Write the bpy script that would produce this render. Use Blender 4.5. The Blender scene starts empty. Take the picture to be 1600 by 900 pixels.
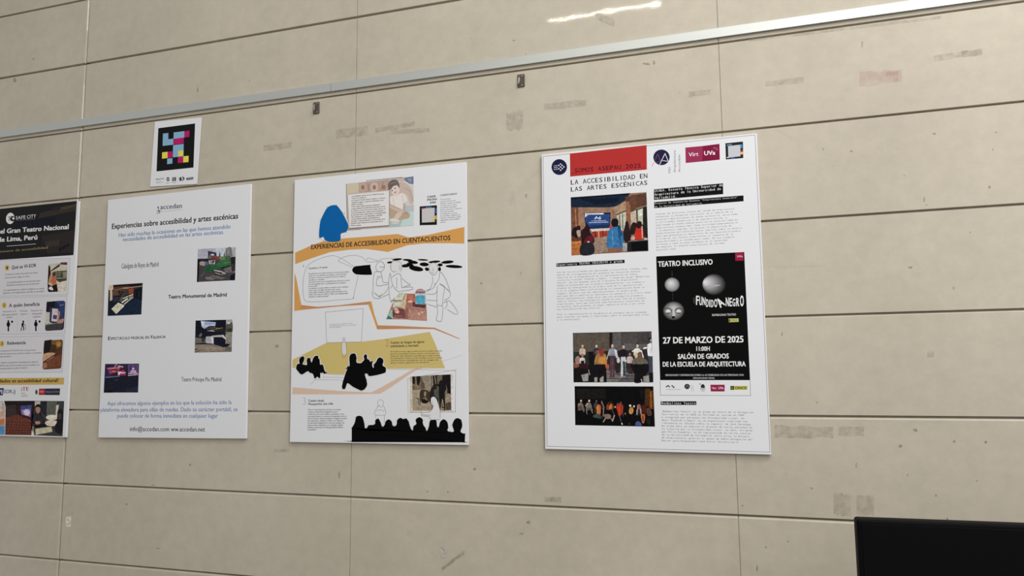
import bpy, bmesh, math, random
from mathutils import Vector, Matrix

random.seed(7)
S = bpy.context.scene
COL = S.collection

# ------------------------------------------------------------------ camera
F_PX, YAW, PITCH, ROLL = 1165.6955, -0.3095795, 0.1099272, -0.0098627
D, EYE = 2.02925, 1.5            # distance to the wall (wall face is y = 0), eye height
sa, ca, sb, cb, sc, cc = (math.sin(YAW), math.cos(YAW), math.sin(PITCH), math.cos(PITCH), math.sin(ROLL), math.cos(ROLL))
FWD = Vector((sa*cb, ca*cb, sb))
_r = Vector((ca, -sa, 0)); _u = _r.cross(FWD)
RGT = cc*_r + sc*_u; UPV = -sc*_r + cc*_u
CAM = Vector((0, -D, EYE))
cd = bpy.data.cameras.new('camera'); cam = bpy.data.objects.new('camera', cd); COL.objects.link(cam)
cd.sensor_width = 36; cd.lens = F_PX/1600*36; cd.clip_start = 0.05
cam.matrix_world = Matrix(((RGT.x, UPV.x, -FWD.x, CAM.x), (RGT.y, UPV.y, -FWD.y, CAM.y), (RGT.z, UPV.z, -FWD.z, CAM.z), (0, 0, 0, 1)))
S.camera = cam

def P(x, y, depth=0.0):
    """where the sight line of a photo point meets the plane at `depth` in front of the wall"""
    d = RGT*((x-800)/F_PX) + UPV*(-(y-450)/F_PX) + FWD
    t = (D-depth)/d.y
    return CAM + d*t

# ------------------------------------------------------------------ world, lights, exposure
W = bpy.data.worlds.new('world'); S.world = W; W.use_nodes = True
bg = W.node_tree.nodes['Background']; bg.inputs[0].default_value = (1.0, 0.99, 0.982, 1); bg.inputs[1].default_value = 0.44

def area(name, loc, target, sx, sy, power, col=(1, 1, 1)):
    l = bpy.data.lights.new(name, 'AREA'); l.shape = 'RECTANGLE'; l.size = sx; l.size_y = sy; l.energy = power; l.color = col
    o = bpy.data.objects.new(name, l); COL.objects.link(o); o.location = loc
    o.rotation_euler = (Vector(target)-Vector(loc)).to_track_quat('-Z', 'Y').to_euler()
    return o
K = 2.55                                             # tube lamp under the ceiling, mirrored in the wall gloss
tube_y = -D*(K-1)
area('tube_lamp', (-0.3666*K, tube_y, EYE+1.02*K), (-0.3666*K, tube_y, 0), 0.32*K, 0.018, 11, (1, 0.93, 0.74))
area('ceiling_panel', (1.3, -1.7, 4.6), (0.6, -0.3, 1.5), 3.0, 0.7, 88, (1, 0.988, 0.968))
area('window_daylight', (2.42, -3.2, 3.5), (0.3, 0, 1.8), 1.1, 2.0, 64, (1, 0.98, 1))
S.view_settings.view_transform = 'Standard'; S.view_settings.look = 'None'
S.view_settings.exposure = 0.0; S.view_settings.gamma = 1.0; S.view_settings.use_curve_mapping = False

# ------------------------------------------------------------------ helpers
PRINT_GAIN = 0.95
def lin(c):
    c = c/255
    return c/12.92 if c <= 0.04045 else ((c+0.055)/1.055)**2.4
MATS = {}
def ink(rgb, grain=False):
    key = (tuple(rgb), grain)
    if key not in MATS:
        m = bpy.data.materials.new('%s_%02x%02x%02x' % (('photo_print' if grain else 'ink',)+tuple(rgb))); m.use_nodes = True
        N, L = m.node_tree.nodes, m.node_tree.links; b = N['Principled BSDF']
        c = [min(0.84, lin(v)/PRINT_GAIN) for v in rgb]
        b.inputs['Base Color'].default_value = (*c, 1); b.inputs['Roughness'].default_value = 0.55
        b.inputs['Specular IOR Level'].default_value = 0.05
        if grain:                                     # the mottled tones of a coarse photo print
            tc = N.new('ShaderNodeTexCoord'); n = N.new('ShaderNodeTexNoise'); n.inputs['Scale'].default_value = 150; n.inputs['Detail'].default_value = 5
            n.inputs['Roughness'].default_value = 0.7
            mr = N.new('ShaderNodeMapRange'); mr.inputs['From Min'].default_value = 0.3; mr.inputs['From Max'].default_value = 0.7
            mr.inputs['To Min'].default_value = 0.6; mr.inputs['To Max'].default_value = 1.35
            mx = N.new('ShaderNodeMix'); mx.data_type = 'RGBA'; mx.blend_type = 'MULTIPLY'; mx.inputs['Factor'].default_value = 1; mx.inputs['A'].default_value = (*c, 1)
            L.new(tc.outputs['Object'], n.inputs['Vector']); L.new(n.outputs['Fac'], mr.inputs['Value']); L.new(mr.outputs[0], mx.inputs['B']); L.new(mx.outputs['Result'], b.inputs['Base Color'])
        MATS[key] = m
    return MATS[key]
def simple(name, rgb, rough=0.5, metal=0.0, spec=0.5):
    m = bpy.data.materials.new(name); m.use_nodes = True
    b = m.node_tree.nodes['Principled BSDF']
    b.inputs['Base Color'].default_value = (*rgb, 1); b.inputs['Roughness'].default_value = rough
    b.inputs['Metallic'].default_value = metal; b.inputs['Specular IOR Level'].default_value = spec
    return m
def link(name, me, parent=None, loc=None):
    o = bpy.data.objects.new(name, me); COL.objects.link(o)
    if parent: o.parent = parent
    if loc is not None: o.location = loc
    return o
def from_bm(name, bm, mat, parent=None, loc=None):
    bmesh.ops.recalc_face_normals(bm, faces=bm.faces)
    me = bpy.data.meshes.new(name); bm.to_mesh(me); bm.free(); me.materials.append(mat)
    return link(name, me, parent, loc)
def tag(o, label=None, cat=None, group=None, kind=None):
    if label: o['label'] = label
    if cat: o['category'] = cat
    if group: o['group'] = group
    if kind: o['kind'] = kind
    return o
def box(bm, x0, x1, y0, y1, z0, z1):
    v = [bm.verts.new(p) for p in ((x0, y0, z0), (x1, y0, z0), (x1, y1, z0), (x0, y1, z0), (x0, y0, z1), (x1, y0, z1), (x1, y1, z1), (x0, y1, z1))]
    for f in ((0, 3, 2, 1), (4, 5, 6, 7), (0, 1, 5, 4), (1, 2, 6, 5), (2, 3, 7, 6), (3, 0, 4, 7)):
        bm.faces.new([v[i] for i in f])
def bevel(bm, w, seg=2):
    bmesh.ops.bevel(bm, geom=list(bm.edges), offset=w, segments=seg, affect='EDGES', profile=0.5)

# ---- lettering
_txt = {}
def glyphs(s, bold=0.0):
    key = (s, bold)
    if key not in _txt:
        cu = bpy.data.curves.new('lettering', 'FONT'); cu.body = s; cu.resolution_u = 2; cu.fill_mode = 'FRONT'
        ob = bpy.data.objects.new('lettering', cu); COL.objects.link(ob)
        dg = bpy.context.evaluated_depsgraph_get(); dg.update()
        me = ob.evaluated_get(dg).to_mesh()
        vs = [(v.co.x, v.co.y) for v in me.vertices]; fs = [tuple(p.vertices) for p in me.polygons]
        ob.evaluated_get(dg).to_mesh_clear()
        bpy.data.objects.remove(ob); bpy.data.curves.remove(cu)
        b = 0.003+min(bold, 0.05)*0.55                 # heavier weights: the strokes laid again, slightly apart
        sh = [(0, 0)] if bold == 0.012 else [(-b, 0), (b, 0)] if bold < 0.03 else [(-b, -b*.5), (b, -b*.5), (-b, b*.5), (b, b*.5)]
        n = len(vs); v0, f0 = vs, fs
        vs = [(x+dx, y+dy, k) for k, (dx, dy) in enumerate(sh) for x, y in v0]; fs = [tuple(i+k*n for i in f) for k in range(len(sh)) for f in f0]
        _txt[key] = (vs, fs)
    return _txt[key]
CAPH = max(v[1] for v in glyphs('H')[0])

STEP = 0.000012
class Print:
    """collects printed shapes (given as points of the flat sheet) into one mesh"""
    def __init__(self, depth, crop=None):
        self.v = []; self.f = []; self.m = []; self.mats = []; self.depth = depth; self.n = 1
        self.crop = crop or (0, 0, 1)
    def px(self, p):
        cx, cy, s = self.crop
        return (cx+p[0]/s, cy+p[1]/s)
    def mat(self, rgb):
        rgb = tuple(int(v) for v in rgb)
        if rgb not in self.mats: self.mats.append(rgb)
        return self.mats.index(rgb)
    def add(self, rgb, pts3, faces):
        b = len(self.v); self.v += pts3
        k = self.mat(rgb)
        for f in faces: self.f.append([b+i for i in f]); self.m.append(k)
    def lay(self):
        self.n += 1
        return self.depth + self.n*STEP
    def poly(self, rgb, pts):
        d = self.lay()
        q = [P(*self.px(p), d) for p in pts]
        self.add(rgb, q, [range(len(q))]); return self
    def ell(self, rgb, cx, cy, rx, ry, rot=0, n=28, a0=0, a1=360):
        r = math.radians(rot); pts = []
        full = a1-a0 >= 360
        for i in range(n if full else n+1):
            t = math.radians(a0+(a1-a0)*i/n); x, y = rx*math.cos(t), ry*math.sin(t)
            pts.append((cx+x*math.cos(r)-y*math.sin(r), cy+x*math.sin(r)+y*math.cos(r)))
        return self.poly(rgb, pts)
    def line(self, rgb, w, pts, closed=False):
        d = self.lay()
        pts = [self.px(p) for p in pts]
        if closed: pts = pts+[pts[0]]
        w /= 1
        for a, b in zip(pts, pts[1:]):
            dx, dy = b[0]-a[0], b[1]-a[1]; L = math.hypot(dx, dy)
            if L < 1e-6: continue
            nx, ny = -dy/L*w/2, dx/L*w/2; ex, ey = dx/L*w*0.25, dy/L*w*0.25
            q = [P(a[0]+nx-ex, a[1]+ny-ey, d), P(b[0]+nx+ex, b[1]+ny+ey, d), P(b[0]-nx+ex, b[1]-ny+ey, d), P(a[0]-nx-ex, a[1]-ny-ey, d)]
            self.add(rgb, q, [(0, 1, 2, 3)])
        return self
    def curve(self, rgb, w, pts, closed=False, sub=5):
        n = len(pts); out = []
        rng = range(n if closed else n-1)
        for i in rng:
            p0 = pts[(i-1) % n] if closed or i > 0 else pts[0]; p1 = pts[i]; p2 = pts[(i+1) % n]
            p3 = pts[(i+2) % n] if closed or i+2 < n else pts[-1]
            for k in range(sub):
                t = k/sub
                out.append(tuple(0.5*((2*p1[j])+(-p0[j]+p2[j])*t+(2*p0[j]-5*p1[j]+4*p2[j]-p3[j])*t*t+(-p0[j]+3*p1[j]-3*p2[j]+p3[j])*t**3) for j in (0, 1)))
        if not closed: out.append(pts[-1])
        if w is None: return self.poly(rgb, out)
        return self.line(rgb, w, out, closed)
    def blob(self, rgb, pts, sub=4):
        return self.curve(rgb, None, pts, True, sub)
    def _place(self, rgb, vs, fs, p0, p1, h, x0, x1, d):
        """letters whose ink runs x0..x1 laid from p0 to p1 along the baseline, capitals h tall"""
        A, B = P(*p0, d), P(*p1, d)
        ex = (B-A); Lw = ex.length; ex /= Lw
        ez = Vector((-ex.z, 0, ex.x))
        hs = (P(p0[0], p0[1]-h, d)-A).length/CAPH
        k = Lw/(x1-x0)
        self.add(rgb, [A+ex*((x-x0)*k)+ez*(y*hs)-Vector((0, q*STEP*0.25, 0)) for x, y, q in vs], fs)
    def text(self, rgb, s, p0, p1, h, bold=0.0):
        vs, fs = glyphs(s, bold)
        if not fs: return self
        xs = [v[0] for v in vs]
        self._place(rgb, vs, fs, self.px(p0), self.px(p1), h/self.crop[2], min(xs), max(xs), self.lay())
        return self
    def para(self, rgb, lines, a0, a1, b0, b1, h, bold=0.0, mono=0, align='l'):
        """lines between the first baseline a0-a1 and the last b0-b1 (full width)"""
        a0, a1, b0, b1 = [self.px(p) for p in (a0, a1, b0, b1)]; h = h/self.crop[2]
        d = self.lay(); n = len(lines)
        if not mono:
            full = max(max([v[0] for v in glyphs(s, bold)[0]] or [0]) for s in lines)
        for i, s in enumerate(lines):
            t = i/max(1, n-1)
            L = (a0[0]+(b0[0]-a0[0])*t, a0[1]+(b0[1]-a0[1])*t); R = (a1[0]+(b1[0]-a1[0])*t, a1[1]+(b1[1]-a1[1])*t)
            at = lambda u: (L[0]+(R[0]-L[0])*u, L[1]+(R[1]-L[1])*u)
            if mono:
                for j, ch in enumerate(s):
                    if ch == ' ': continue
                    vs, fs = glyphs(ch, bold)
                    if not fs: continue
                    xs = [v[0] for v in vs]; w0, w1 = min(xs), max(xs); cx = (w0+w1)/2
                    half = max(0.27, (w1-w0)/2*1.12)
                    if ch in 'ilIjt1.,:\'"-()': half = 0.30
                    self._place(rgb, vs, fs, at(j/mono), at((j+1)/mono), h, cx-half, cx+half, d)
            else:
                vs, fs = glyphs(s, bold)
                if not fs: continue
                xs = [v[0] for v in vs]; w = max(xs)/full
                u0 = (1-w)/2 if align == 'c' else 0
                self._place(rgb, vs, fs, at(u0), at(u0+w), h, min(xs), max(xs), d)
        return self
    def put(self, name, parent, label=None):
        me = bpy.data.meshes.new(name)
        root = parent
        while root.parent: root = root.parent
        o = Vector(root.location)
        me.from_pydata([tuple(v-o) for v in self.v], [], self.f)
        for m in self.mats: me.materials.append(ink(m, name == 'printed_photo'))
        for p, k in zip(me.polygons, self.m): p.material_index = k
        for p in me.polygons:
            if p.normal.y > 0: p.flip()
        me.update()
        ob = link(name, me, parent)
        if label: ob['label'] = label
        return ob

# ------------------------------------------------------------------ wall of painted concrete courses
def nodes_of(m):
    m.use_nodes = True
    return m.node_tree.nodes, m.node_tree.links
def wall_material():
    m = bpy.data.materials.new('painted_concrete'); N, L = nodes_of(m); b = N['Principled BSDF']
    tc = N.new('ShaderNodeTexCoord')
    def noise(scale, detail, rough=0.55):
        n = N.new('ShaderNodeTexNoise'); n.inputs['Scale'].default_value = scale; n.inputs['Detail'].default_value = detail
        n.inputs['Roughness'].default_value = rough; L.new(tc.outputs['Object'], n.inputs['Vector']); return n
    def ramp(src, stops):
        r = N.new('ShaderNodeValToRGB'); e = r.color_ramp.elements
        e[0].position, e[0].color = stops[0][0], (*stops[0][1], 1); e[1].position, e[1].color = stops[1][0], (*stops[1][1], 1)
        for p, c in stops[2:]:
            k = e.new(p); k.color = (*c, 1)
        L.new(src, r.inputs[0]); return r
    base = ramp(noise(2.2, 5).outputs['Fac'], [(0.3, (0.500, 0.452, 0.356)), (0.72, (0.585, 0.530, 0.425))])
    fine = ramp(noise(26, 6, 0.65).outputs['Fac'], [(0.32, (0.935, 0.935, 0.935)), (0.66, (1.03, 1.03, 1.03))])
    mx = N.new('ShaderNodeMix'); mx.data_type = 'RGBA'; mx.blend_type = 'MULTIPLY'; mx.inputs['Factor'].default_value = 1
    L.new(base.outputs[0], mx.inputs['A']); L.new(fine.outputs[0], mx.inputs['B'])
    # small chips and pits
    vo = N.new('ShaderNodeTexVoronoi'); vo.inputs['Scale'].default_value = 13; L.new(tc.outputs['Object'], vo.inputs['Vector'])
    pit = N.new('ShaderNodeMath'); pit.operation = 'LESS_THAN'; L.new(vo.outputs['Distance'], pit.inputs[0])
    rv = N.new('ShaderNodeSeparateColor'); L.new(vo.outputs['Color'], rv.inputs[0])
    pw = N.new('ShaderNodeMath'); pw.operation = 'POWER'; pw.inputs[1].default_value = 5; L.new(rv.outputs[0], pw.inputs[0])
    rs = N.new('ShaderNodeMath'); rs.operation = 'MULTIPLY'; rs.inputs[1].default_value = 0.05; L.new(pw.outputs[0], rs.inputs[0])
    L.new(rs.outputs[0], pit.inputs[1])
    pm = N.new('ShaderNodeMath'); pm.operation = 'MULTIPLY'; pm.inputs[1].default_value = 0.3; L.new(pit.outputs[0], pm.inputs[0])
    m2 = N.new('ShaderNodeMix'); m2.data_type = 'RGBA'; L.new(pm.outputs[0], m2.inputs['Factor']); L.new(mx.outputs['Result'], m2.inputs['A']); m2.inputs['B'].default_value = (0.16, 0.14, 0.10, 1)
    L.new(m2.outputs['Result'], b.inputs['Base Color'])
    b.inputs['Roughness'].default_value = 0.55; b.inputs['Specular IOR Level'].default_value = 0.3
    b.inputs['Coat Weight'].default_value = 0.38; b.inputs['Coat Roughness'].default_value = 0.035; b.inputs['Coat IOR'].default_value = 1.45
    bp = N.new('ShaderNodeBump'); bp.inputs['Strength'].default_value = 0.12; bp.inputs['Distance'].default_value = 0.004
    L.new(noise(38, 4).outputs['Fac'], bp.inputs['Height']); L.new(bp.outputs[0], b.inputs['Normal'])
    bc = N.new('ShaderNodeBump'); bc.inputs['Strength'].default_value = 0.05; bc.inputs['Distance'].default_value = 0.003
    L.new(noise(14, 2).outputs['Fac'], bc.inputs['Height']); L.new(bc.outputs[0], b.inputs['Coat Normal'])
    return m
WALL = wall_material()
GZ = [EYE+z for z in (1.3833, 1.1332, 0.8808, 0.6315, 0.3819, 0.1317, -0.1203, -0.3710, -0.6255)]
zs = [GZ[0]+0.25*k for k in (3, 2, 1)] + GZ + [GZ[-1]-0.25*k for k in (1, 2, 3)]      # groove centres, downwards
SX = [-3.40, -2.2807, -1.1618, -0.0513, 1.07, 2.19]                                       # upright joints
XL, XR, ZT = -4.6, 3.4, GZ[0]+1.0
wb = bmesh.new()
edges_x = [XL]+SX+[XR]; edges_z = [ZT]+zs+[0.0]
GD = 0.012                                   # depth of the level grooves; then per groove: upper lip, lower lip, bevel of the lower lip
GP = [None, (.004, .0042, .0005), (.004, .0042, .0005), (.004, .0042, .0005), (.0036, .004, .0005), (.0042, .0042, .0005), (.0030, .0032, .0005), (.0030, .0034, .0008),
      (.0026, .0044, .0016), (.0024, .0062, .0034)]+[(.0022, .0082, .0048)]*6
def block(x0, x1, z0, z1, jl, jr, top, bot):
    """one course block: face at y = 0, bevelled into the grooves, straight at the fine upright joints"""
    xo0, xo1 = x0+jl[0], x1-jr[0]
    def ring(y, dx0, dx1, dz0, dz1):
        return [wb.verts.new((xo0-dx0, y, z0-dz0)), wb.verts.new((xo1+dx1, y, z0-dz0)), wb.verts.new((xo1+dx1, y, z1+dz1)), wb.verts.new((xo0-dx0, y, z1+dz1))]
    rings = [ring(0, 0, 0, 0, 0), ring(0.0046, jl[1], jr[1], bot, top), ring(GD, jl[1], jr[1], bot, top)]
    wb.faces.new(rings[0])
    for a, c in zip(rings, rings[1:]):
        for i in range(4): wb.faces.new((a[i], c[i], c[(i+1) % 4], a[(i+1) % 4]))
for i in range(len(edges_x)-1):
    for k in range(len(edges_z)-1):
        wide = lambda q: (0.0066, 0.0034) if abs(q+2.2807) < 1e-3 else (0.0010, 0.0001)
        x0, x1, z1, z0 = edges_x[i], edges_x[i+1], edges_z[k], edges_z[k+1]
        jl = ((0.0040, 0.0004) if abs(x0+2.2807) < 1e-3 else wide(x0)) if i > 0 else (0, 0); jr = wide(x1) if i < len(edges_x)-2 else (0, 0)
        zt = z1-(GP[k][1] if k > 0 else 0); zb = z0+(GP[k+1][0] if k < len(edges_z)-2 else 0)
        block(x0, x1, zb, zt, jl, jr, GP[k][2] if k > 0 else 0, 0.0006 if k < len(edges_z)-2 else 0)
        if i > 0 and abs(x0+2.2807) > 1e-3: box(wb, x0-0.002, x0+0.002, 0.0026, GD+0.001, zb, zt)   # filled fine joint
box(wb, XL, XR, GD, 0.16, 0, ZT)
me = bpy.data.meshes.new('wall_back'); wb.normal_update(); wb.to_mesh(me); wb.free(); me.materials.append(WALL)
for p in me.polygons:
    pass
wall = tag(link('wall_back', me), kind='structure')
jb = bmesh.new()                                       # dark brown strip deep in the wide upright joint
box(jb, -2.2807-0.0045, -2.2807+0.0042, 0.0056, GD+0.002, 0.02, ZT-0.02)
from_bm('joint_strip', jb, simple('joint_strip', (0.13, 0.112, 0.085), 0.8, 0, 0.2), wall)

# tape marks and stains left on the paint, and one painted highlight
def stain_material(name, rgb, dens, scale=60):
    m = bpy.data.materials.new(name); N, L = nodes_of(m); b = N['Principled BSDF']
    b.inputs['Base Color'].default_value = (*rgb, 1); b.inputs['Roughness'].default_value = 0.6
    tr = N.new('ShaderNodeBsdfTransparent'); mix = N.new('ShaderNodeMixShader')
    tc = N.new('ShaderNodeTexCoord'); n = N.new('ShaderNodeTexNoise'); n.inputs['Scale'].default_value = scale; n.inputs['Detail'].default_value = 4
    L.new(tc.outputs['Object'], n.inputs['Vector'])
    r = N.new('ShaderNodeMapRange'); r.inputs['From Min'].default_value = 0.38; r.inputs['From Max'].default_value = 0.68
    r.inputs['To Min'].default_value = dens*0.25; r.inputs['To Max'].default_value = dens; L.new(n.outputs['Fac'], r.inputs['Value'])
    L.new(r.outputs[0], mix.inputs[0]); L.new(tr.outputs[0], mix.inputs[1]); L.new(b.outputs[0], mix.inputs[2])
    L.new(mix.outputs[0], N['Material Output'].inputs['Surface'])
    return m
GREY = stain_material('tape_mark_grey', (0.37, 0.32, 0.26), 0.30)
PINK = stain_material('stain_pink', (0.62, 0.36, 0.34), 0.28, 40)
DARKM = stain_material('scuff_dark', (0.16, 0.14, 0.11), 0.5, 200)
OLIVE = stain_material('tape_mark_olive', (0.33, 0.30, 0.19), 0.6, 50)
def stain(pts, mat, name='tape_mark'):
    q = [P(x, y, 0.0002) for x, y in pts]
    me = bpy.data.meshes.new(name); me.from_pydata(q, [], [range(len(q))]); me.materials.append(mat)
    for p in me.polygons:
        if p.normal.y > 0: p.flip()
    return link(name, me, wall)
def smear(cx, cy, w, h, slope, mat, name='tape_mark', rag=0.09):
    pts = []; n = 9
    if name == 'paint_chip':
        w *= 0.9; h *= 0.9
        for i in range(11):
            t = 2*math.pi*i/11; k = random.uniform(0.7, 1.15); pts.append((cx+w/2*k*math.cos(t), cy+h/2*k*math.sin(t)))
        return stain(pts, mat, name)
    for i in range(n): t = i/(n-1)-0.5; pts.append((cx+w*t, cy-h/2-slope*w*t+random.uniform(-rag, rag)*h))
    for i in range(n): t = 0.5-i/(n-1); pts.append((cx+w*t, cy+h/2-slope*w*t+random.uniform(-rag, rag)*h))
    return stain(pts, mat, name)
smear(617, 199, 62, 7, .17, GREY); smear(641, 205, 60, 7, .06, GREY); smear(550, 207, 50, 14, .12, GREY); smear(434, 229, 44, 9, .14, GREY)
smear(804, 189, 26, 30, .1, GREY); smear(883, 164, 66, 11, .1, GREY); smear(1226, 128, 60, 9, .12, GREY); smear(1093, 146, 34, 8, .1, GREY)
smear(1497, 86, 76, 9, .14, GREY); smear(1518, 83, 30, 10, .1, GREY); smear(1376, 121, 66, 22, .1, PINK, 'pink_stain'); smear(1394, 120, 20, 16, .1, PINK, 'pink_stain')
smear(1256, 675, 92, 18, -.02, GREY); smear(1330, 674, 40, 14, -.02, GREY); smear(1316, 789, 27, 33, -.04, GREY); smear(1352, 789, 27, 31, -.04, GREY)
smear(708, 876, 36, 6, .75, OLIVE); smear(1320, 45, 300, 5, .12, GREY, rag=.1)
smear(440, 704, 24, 5, .0, GREY); smear(868, 780, 16, 7, 0, GREY); smear(864, 781, 26, 8, -.04, GREY); smear(1454, 553, 10, 10, 0, GREY)
PALE = stain_material('scuff_and_glint_pale', (0.70, 0.66, 0.56), 0.4, 80)
smear(830, 277, 22, 3, .8, PALE, 'pale_scuff_and_glint'); smear(1225, 209, 26, 4, -.6, PALE, 'pale_scuff_and_glint'); smear(1245, 416, 90, 4, .02, PALE, 'pale_scuff_and_glint'); smear(80, 735, 22, 18, .4, PALE, 'pale_scuff_and_glint'); smear(945, 30, 30, 12, -.4, GREY); smear(800, 310, 8, 24, 0, PALE, 'pale_scuff_and_glint'); smear(640, 833, 12, 10, 0, PALE, 'pale_scuff_and_glint'); smear(320, 243, 9, 8, 0, PALE, 'pale_scuff_and_glint')  # pale scuffs; the last spot is a small highlight painted on
for x, y, w, h in ((1422, 418, 10, 5), (1430, 672, 9, 6), (1407, 697, 8, 7), (1491, 690, 5, 5), (1540, 691, 5, 6), (1462, 774, 5, 5), (1526, 751, 3, 4),
                   (1418, 742, 2, 5), (1444, 312, 3, 10), (1347, 70, 4, 12), (814, 427, 2, 6), (752, 443, 4, 4), (822, 306, 4, 8), (803, 63, 5, 3), (822, 85, 3, 3),
                   (1338, 727, 3, 10), (1222, 522, 3, 8), (1277, 629, 3, 4), (432, 541, 8, 7), (742, 733, 6, 5), (826, 816, 8, 7), (815, 834, 8, 3),
                   (1183, 888, 4, 10), (1197, 855, 4, 4), (1231, 846, 5, 3), (1268, 763, 5, 4), (297, 726, 4, 5), (239, 758, 6, 3), (198, 788, 4, 4), (247, 857, 8, 2),
                   (700, 769, 4, 5), (668, 768, 4, 4), (1286, 233, 3, 5), (1330, 236, 6, 4), (1010, 100, 14, 5), (1022, 98, 5, 8), (530, 742, 3, 14), (1160, 790, 6, 3),
                   (390, 126, 3, 2), (23, 125, 7, 9), (52, 92, 3, 5), (309, 140, 3, 10), (1460, 209, 6, 3), (1556, 207, 3, 3), (1551, 234, 4, 4), (1413, 274, 4, 2), (1546, 292, 5, 6), (1448, 320, 3, 3), (1516, 363, 3, 4), (1490, 450, 4, 6), (1480, 811, 5, 5)):
    smear(x, y, w, h, 0.0, DARKM, 'paint_chip', .25)

floor_m = simple('grey_terrazzo', (0.30, 0.285, 0.26), 0.35)
fb = bmesh.new(); box(fb, XL, 6.0, -6.5, 0.16, -0.08, 0.0)
tag(from_bm('floor', fb, floor_m), kind='structure')

# ------------------------------------------------------------------ aluminium hanging rail (two lengths)
def alu_material():
    m = bpy.data.materials.new('anodised_aluminium'); N, L = nodes_of(m); b = N['Principled BSDF']
    tc = N.new('ShaderNodeTexCoord'); mp = N.new('ShaderNodeMapping'); mp.inputs['Scale'].default_value = (1, 60, 300); L.new(tc.outputs['Object'], mp.inputs[0])
    n = N.new('ShaderNodeTexNoise'); n.inputs['Scale'].default_value = 3; L.new(mp.outputs[0], n.inputs['Vector'])
    r = N.new('ShaderNodeValToRGB'); r.color_ramp.elements[0].color = (0.60, 0.625, 0.59, 1); r.color_ramp.elements[1].color = (0.70, 0.72, 0.69, 1)
    L.new(n.outputs['Fac'], r.inputs[0]); L.new(r.outputs[0], b.inputs['Base Color'])
    b.inputs['Metallic'].default_value = 0.85; b.inputs['Roughness'].default_value = 0.46
    return m
ALU = alu_material()
RP = 0.007                                        # how far the rail stands out
rb, rt = P(800, 103.2, RP).z, P(800, 88.8, RP).z
prof = [(0, rt), (-RP+0.002, rt), (-RP, rt-0.002), (-RP, rb+0.001), (-RP+0.001, rb), (-RP+0.0025, rb), (-RP+0.0025, rb+0.006), (-0.002, rb+0.006), (-0.002, rb), (0, rb)]
def rail(x0, x1, label):
    bm = bmesh.new()
    a = [bm.verts.new((x0, y, z)) for y, z in prof]; c = [bm.verts.new((x1, y, z)) for y, z in prof]
    n = len(prof)
    for i in range(n): bm.faces.new((a[i], a[(i+1) % n], c[(i+1) % n], c[i]))
    bm.faces.new(a); bm.faces.new(c[::-1])
    return tag(from_bm('hanging_rail', bm, ALU), label, 'rail', 'aluminium rail lengths on the wall')
xj = P(517, 131, RP).x
rail(-4.2, xj-0.0006, 'aluminium hanging rail length on the left, above the small card of coloured blocks')
rail(xj+0.0006, 2.6, 'aluminium hanging rail length on the right, brighter and passing above the red-topped poster')

# ------------------------------------------------------------------ metal clips on the wall
CLIP = simple('dark_steel', (0.115, 0.095, 0.078), 0.45, 0.35)
HOOK = simple('bright_steel', (0.62, 0.58, 0.5), 0.28, 1.0)
def clip(px, py, label):
    c = P(px, py, 0.0)
    root = bpy.data.objects.new('metal_clip', None); COL.objects.link(root); root.location = c; root.empty_display_size = 0.02
    tag(root, label, 'clip', 'metal clips on the wall')
    bm = bmesh.new(); box(bm, -0.0105, 0.0105, -0.003, 0.0, -0.0195, 0.0195); bevel(bm, 0.0009)
    from_bm('backplate', bm, CLIP, root)
    bm = bmesh.new()                                    # bent hook: down strip, curl and tip
    path = [(-0.0032, 0.011), (-0.0062, 0.006), (-0.0065, -0.003), (-0.0055, -0.010), (-0.0085, -0.0135), (-0.0115, -0.0105), (-0.0115, -0.006)]
    prev = None
    for y, z in path:
        v = [bm.verts.new((x, yy, z)) for x, yy in ((-0.0028, y), (0.0022, y), (0.0022, y-0.0014), (-0.0028, y-0.0014))]
        if prev:
            for i in range(4): bm.faces.new((prev[i], prev[(i+1) % 4], v[(i+1) % 4], v[i]))
        else: bm.faces.new(v)
        prev = v
    bm.faces.new(prev[::-1])
    from_bm('hook', bm, HOOK, root, (-0.0035, 0, 0.001))
    for zz in (0.0135, -0.0145):
        bm = bmesh.new(); bmesh.ops.create_cone(bm, cap_ends=True, segments=16, radius1=0.0026, radius2=0.0018, depth=0.0018)
        o = from_bm('screw', bm, HOOK, root, (0.0052, -0.0037, zz)); o.rotation_euler = (math.pi/2, 0, 0)
    # folded side flange
    bm = bmesh.new(); box(bm, 0.0105, 0.0118, -0.0065, 0.0, -0.0175, 0.0175); bevel(bm, 0.0004, 1)
    from_bm('flange', bm, CLIP, root)
    return root
clip(494.5, 169, 'small dark metal clip below the rail, above the poster with the orange banner')
clip(814, 126.5, 'small dark metal clip below the rail, up left of the red-topped poster')

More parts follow.
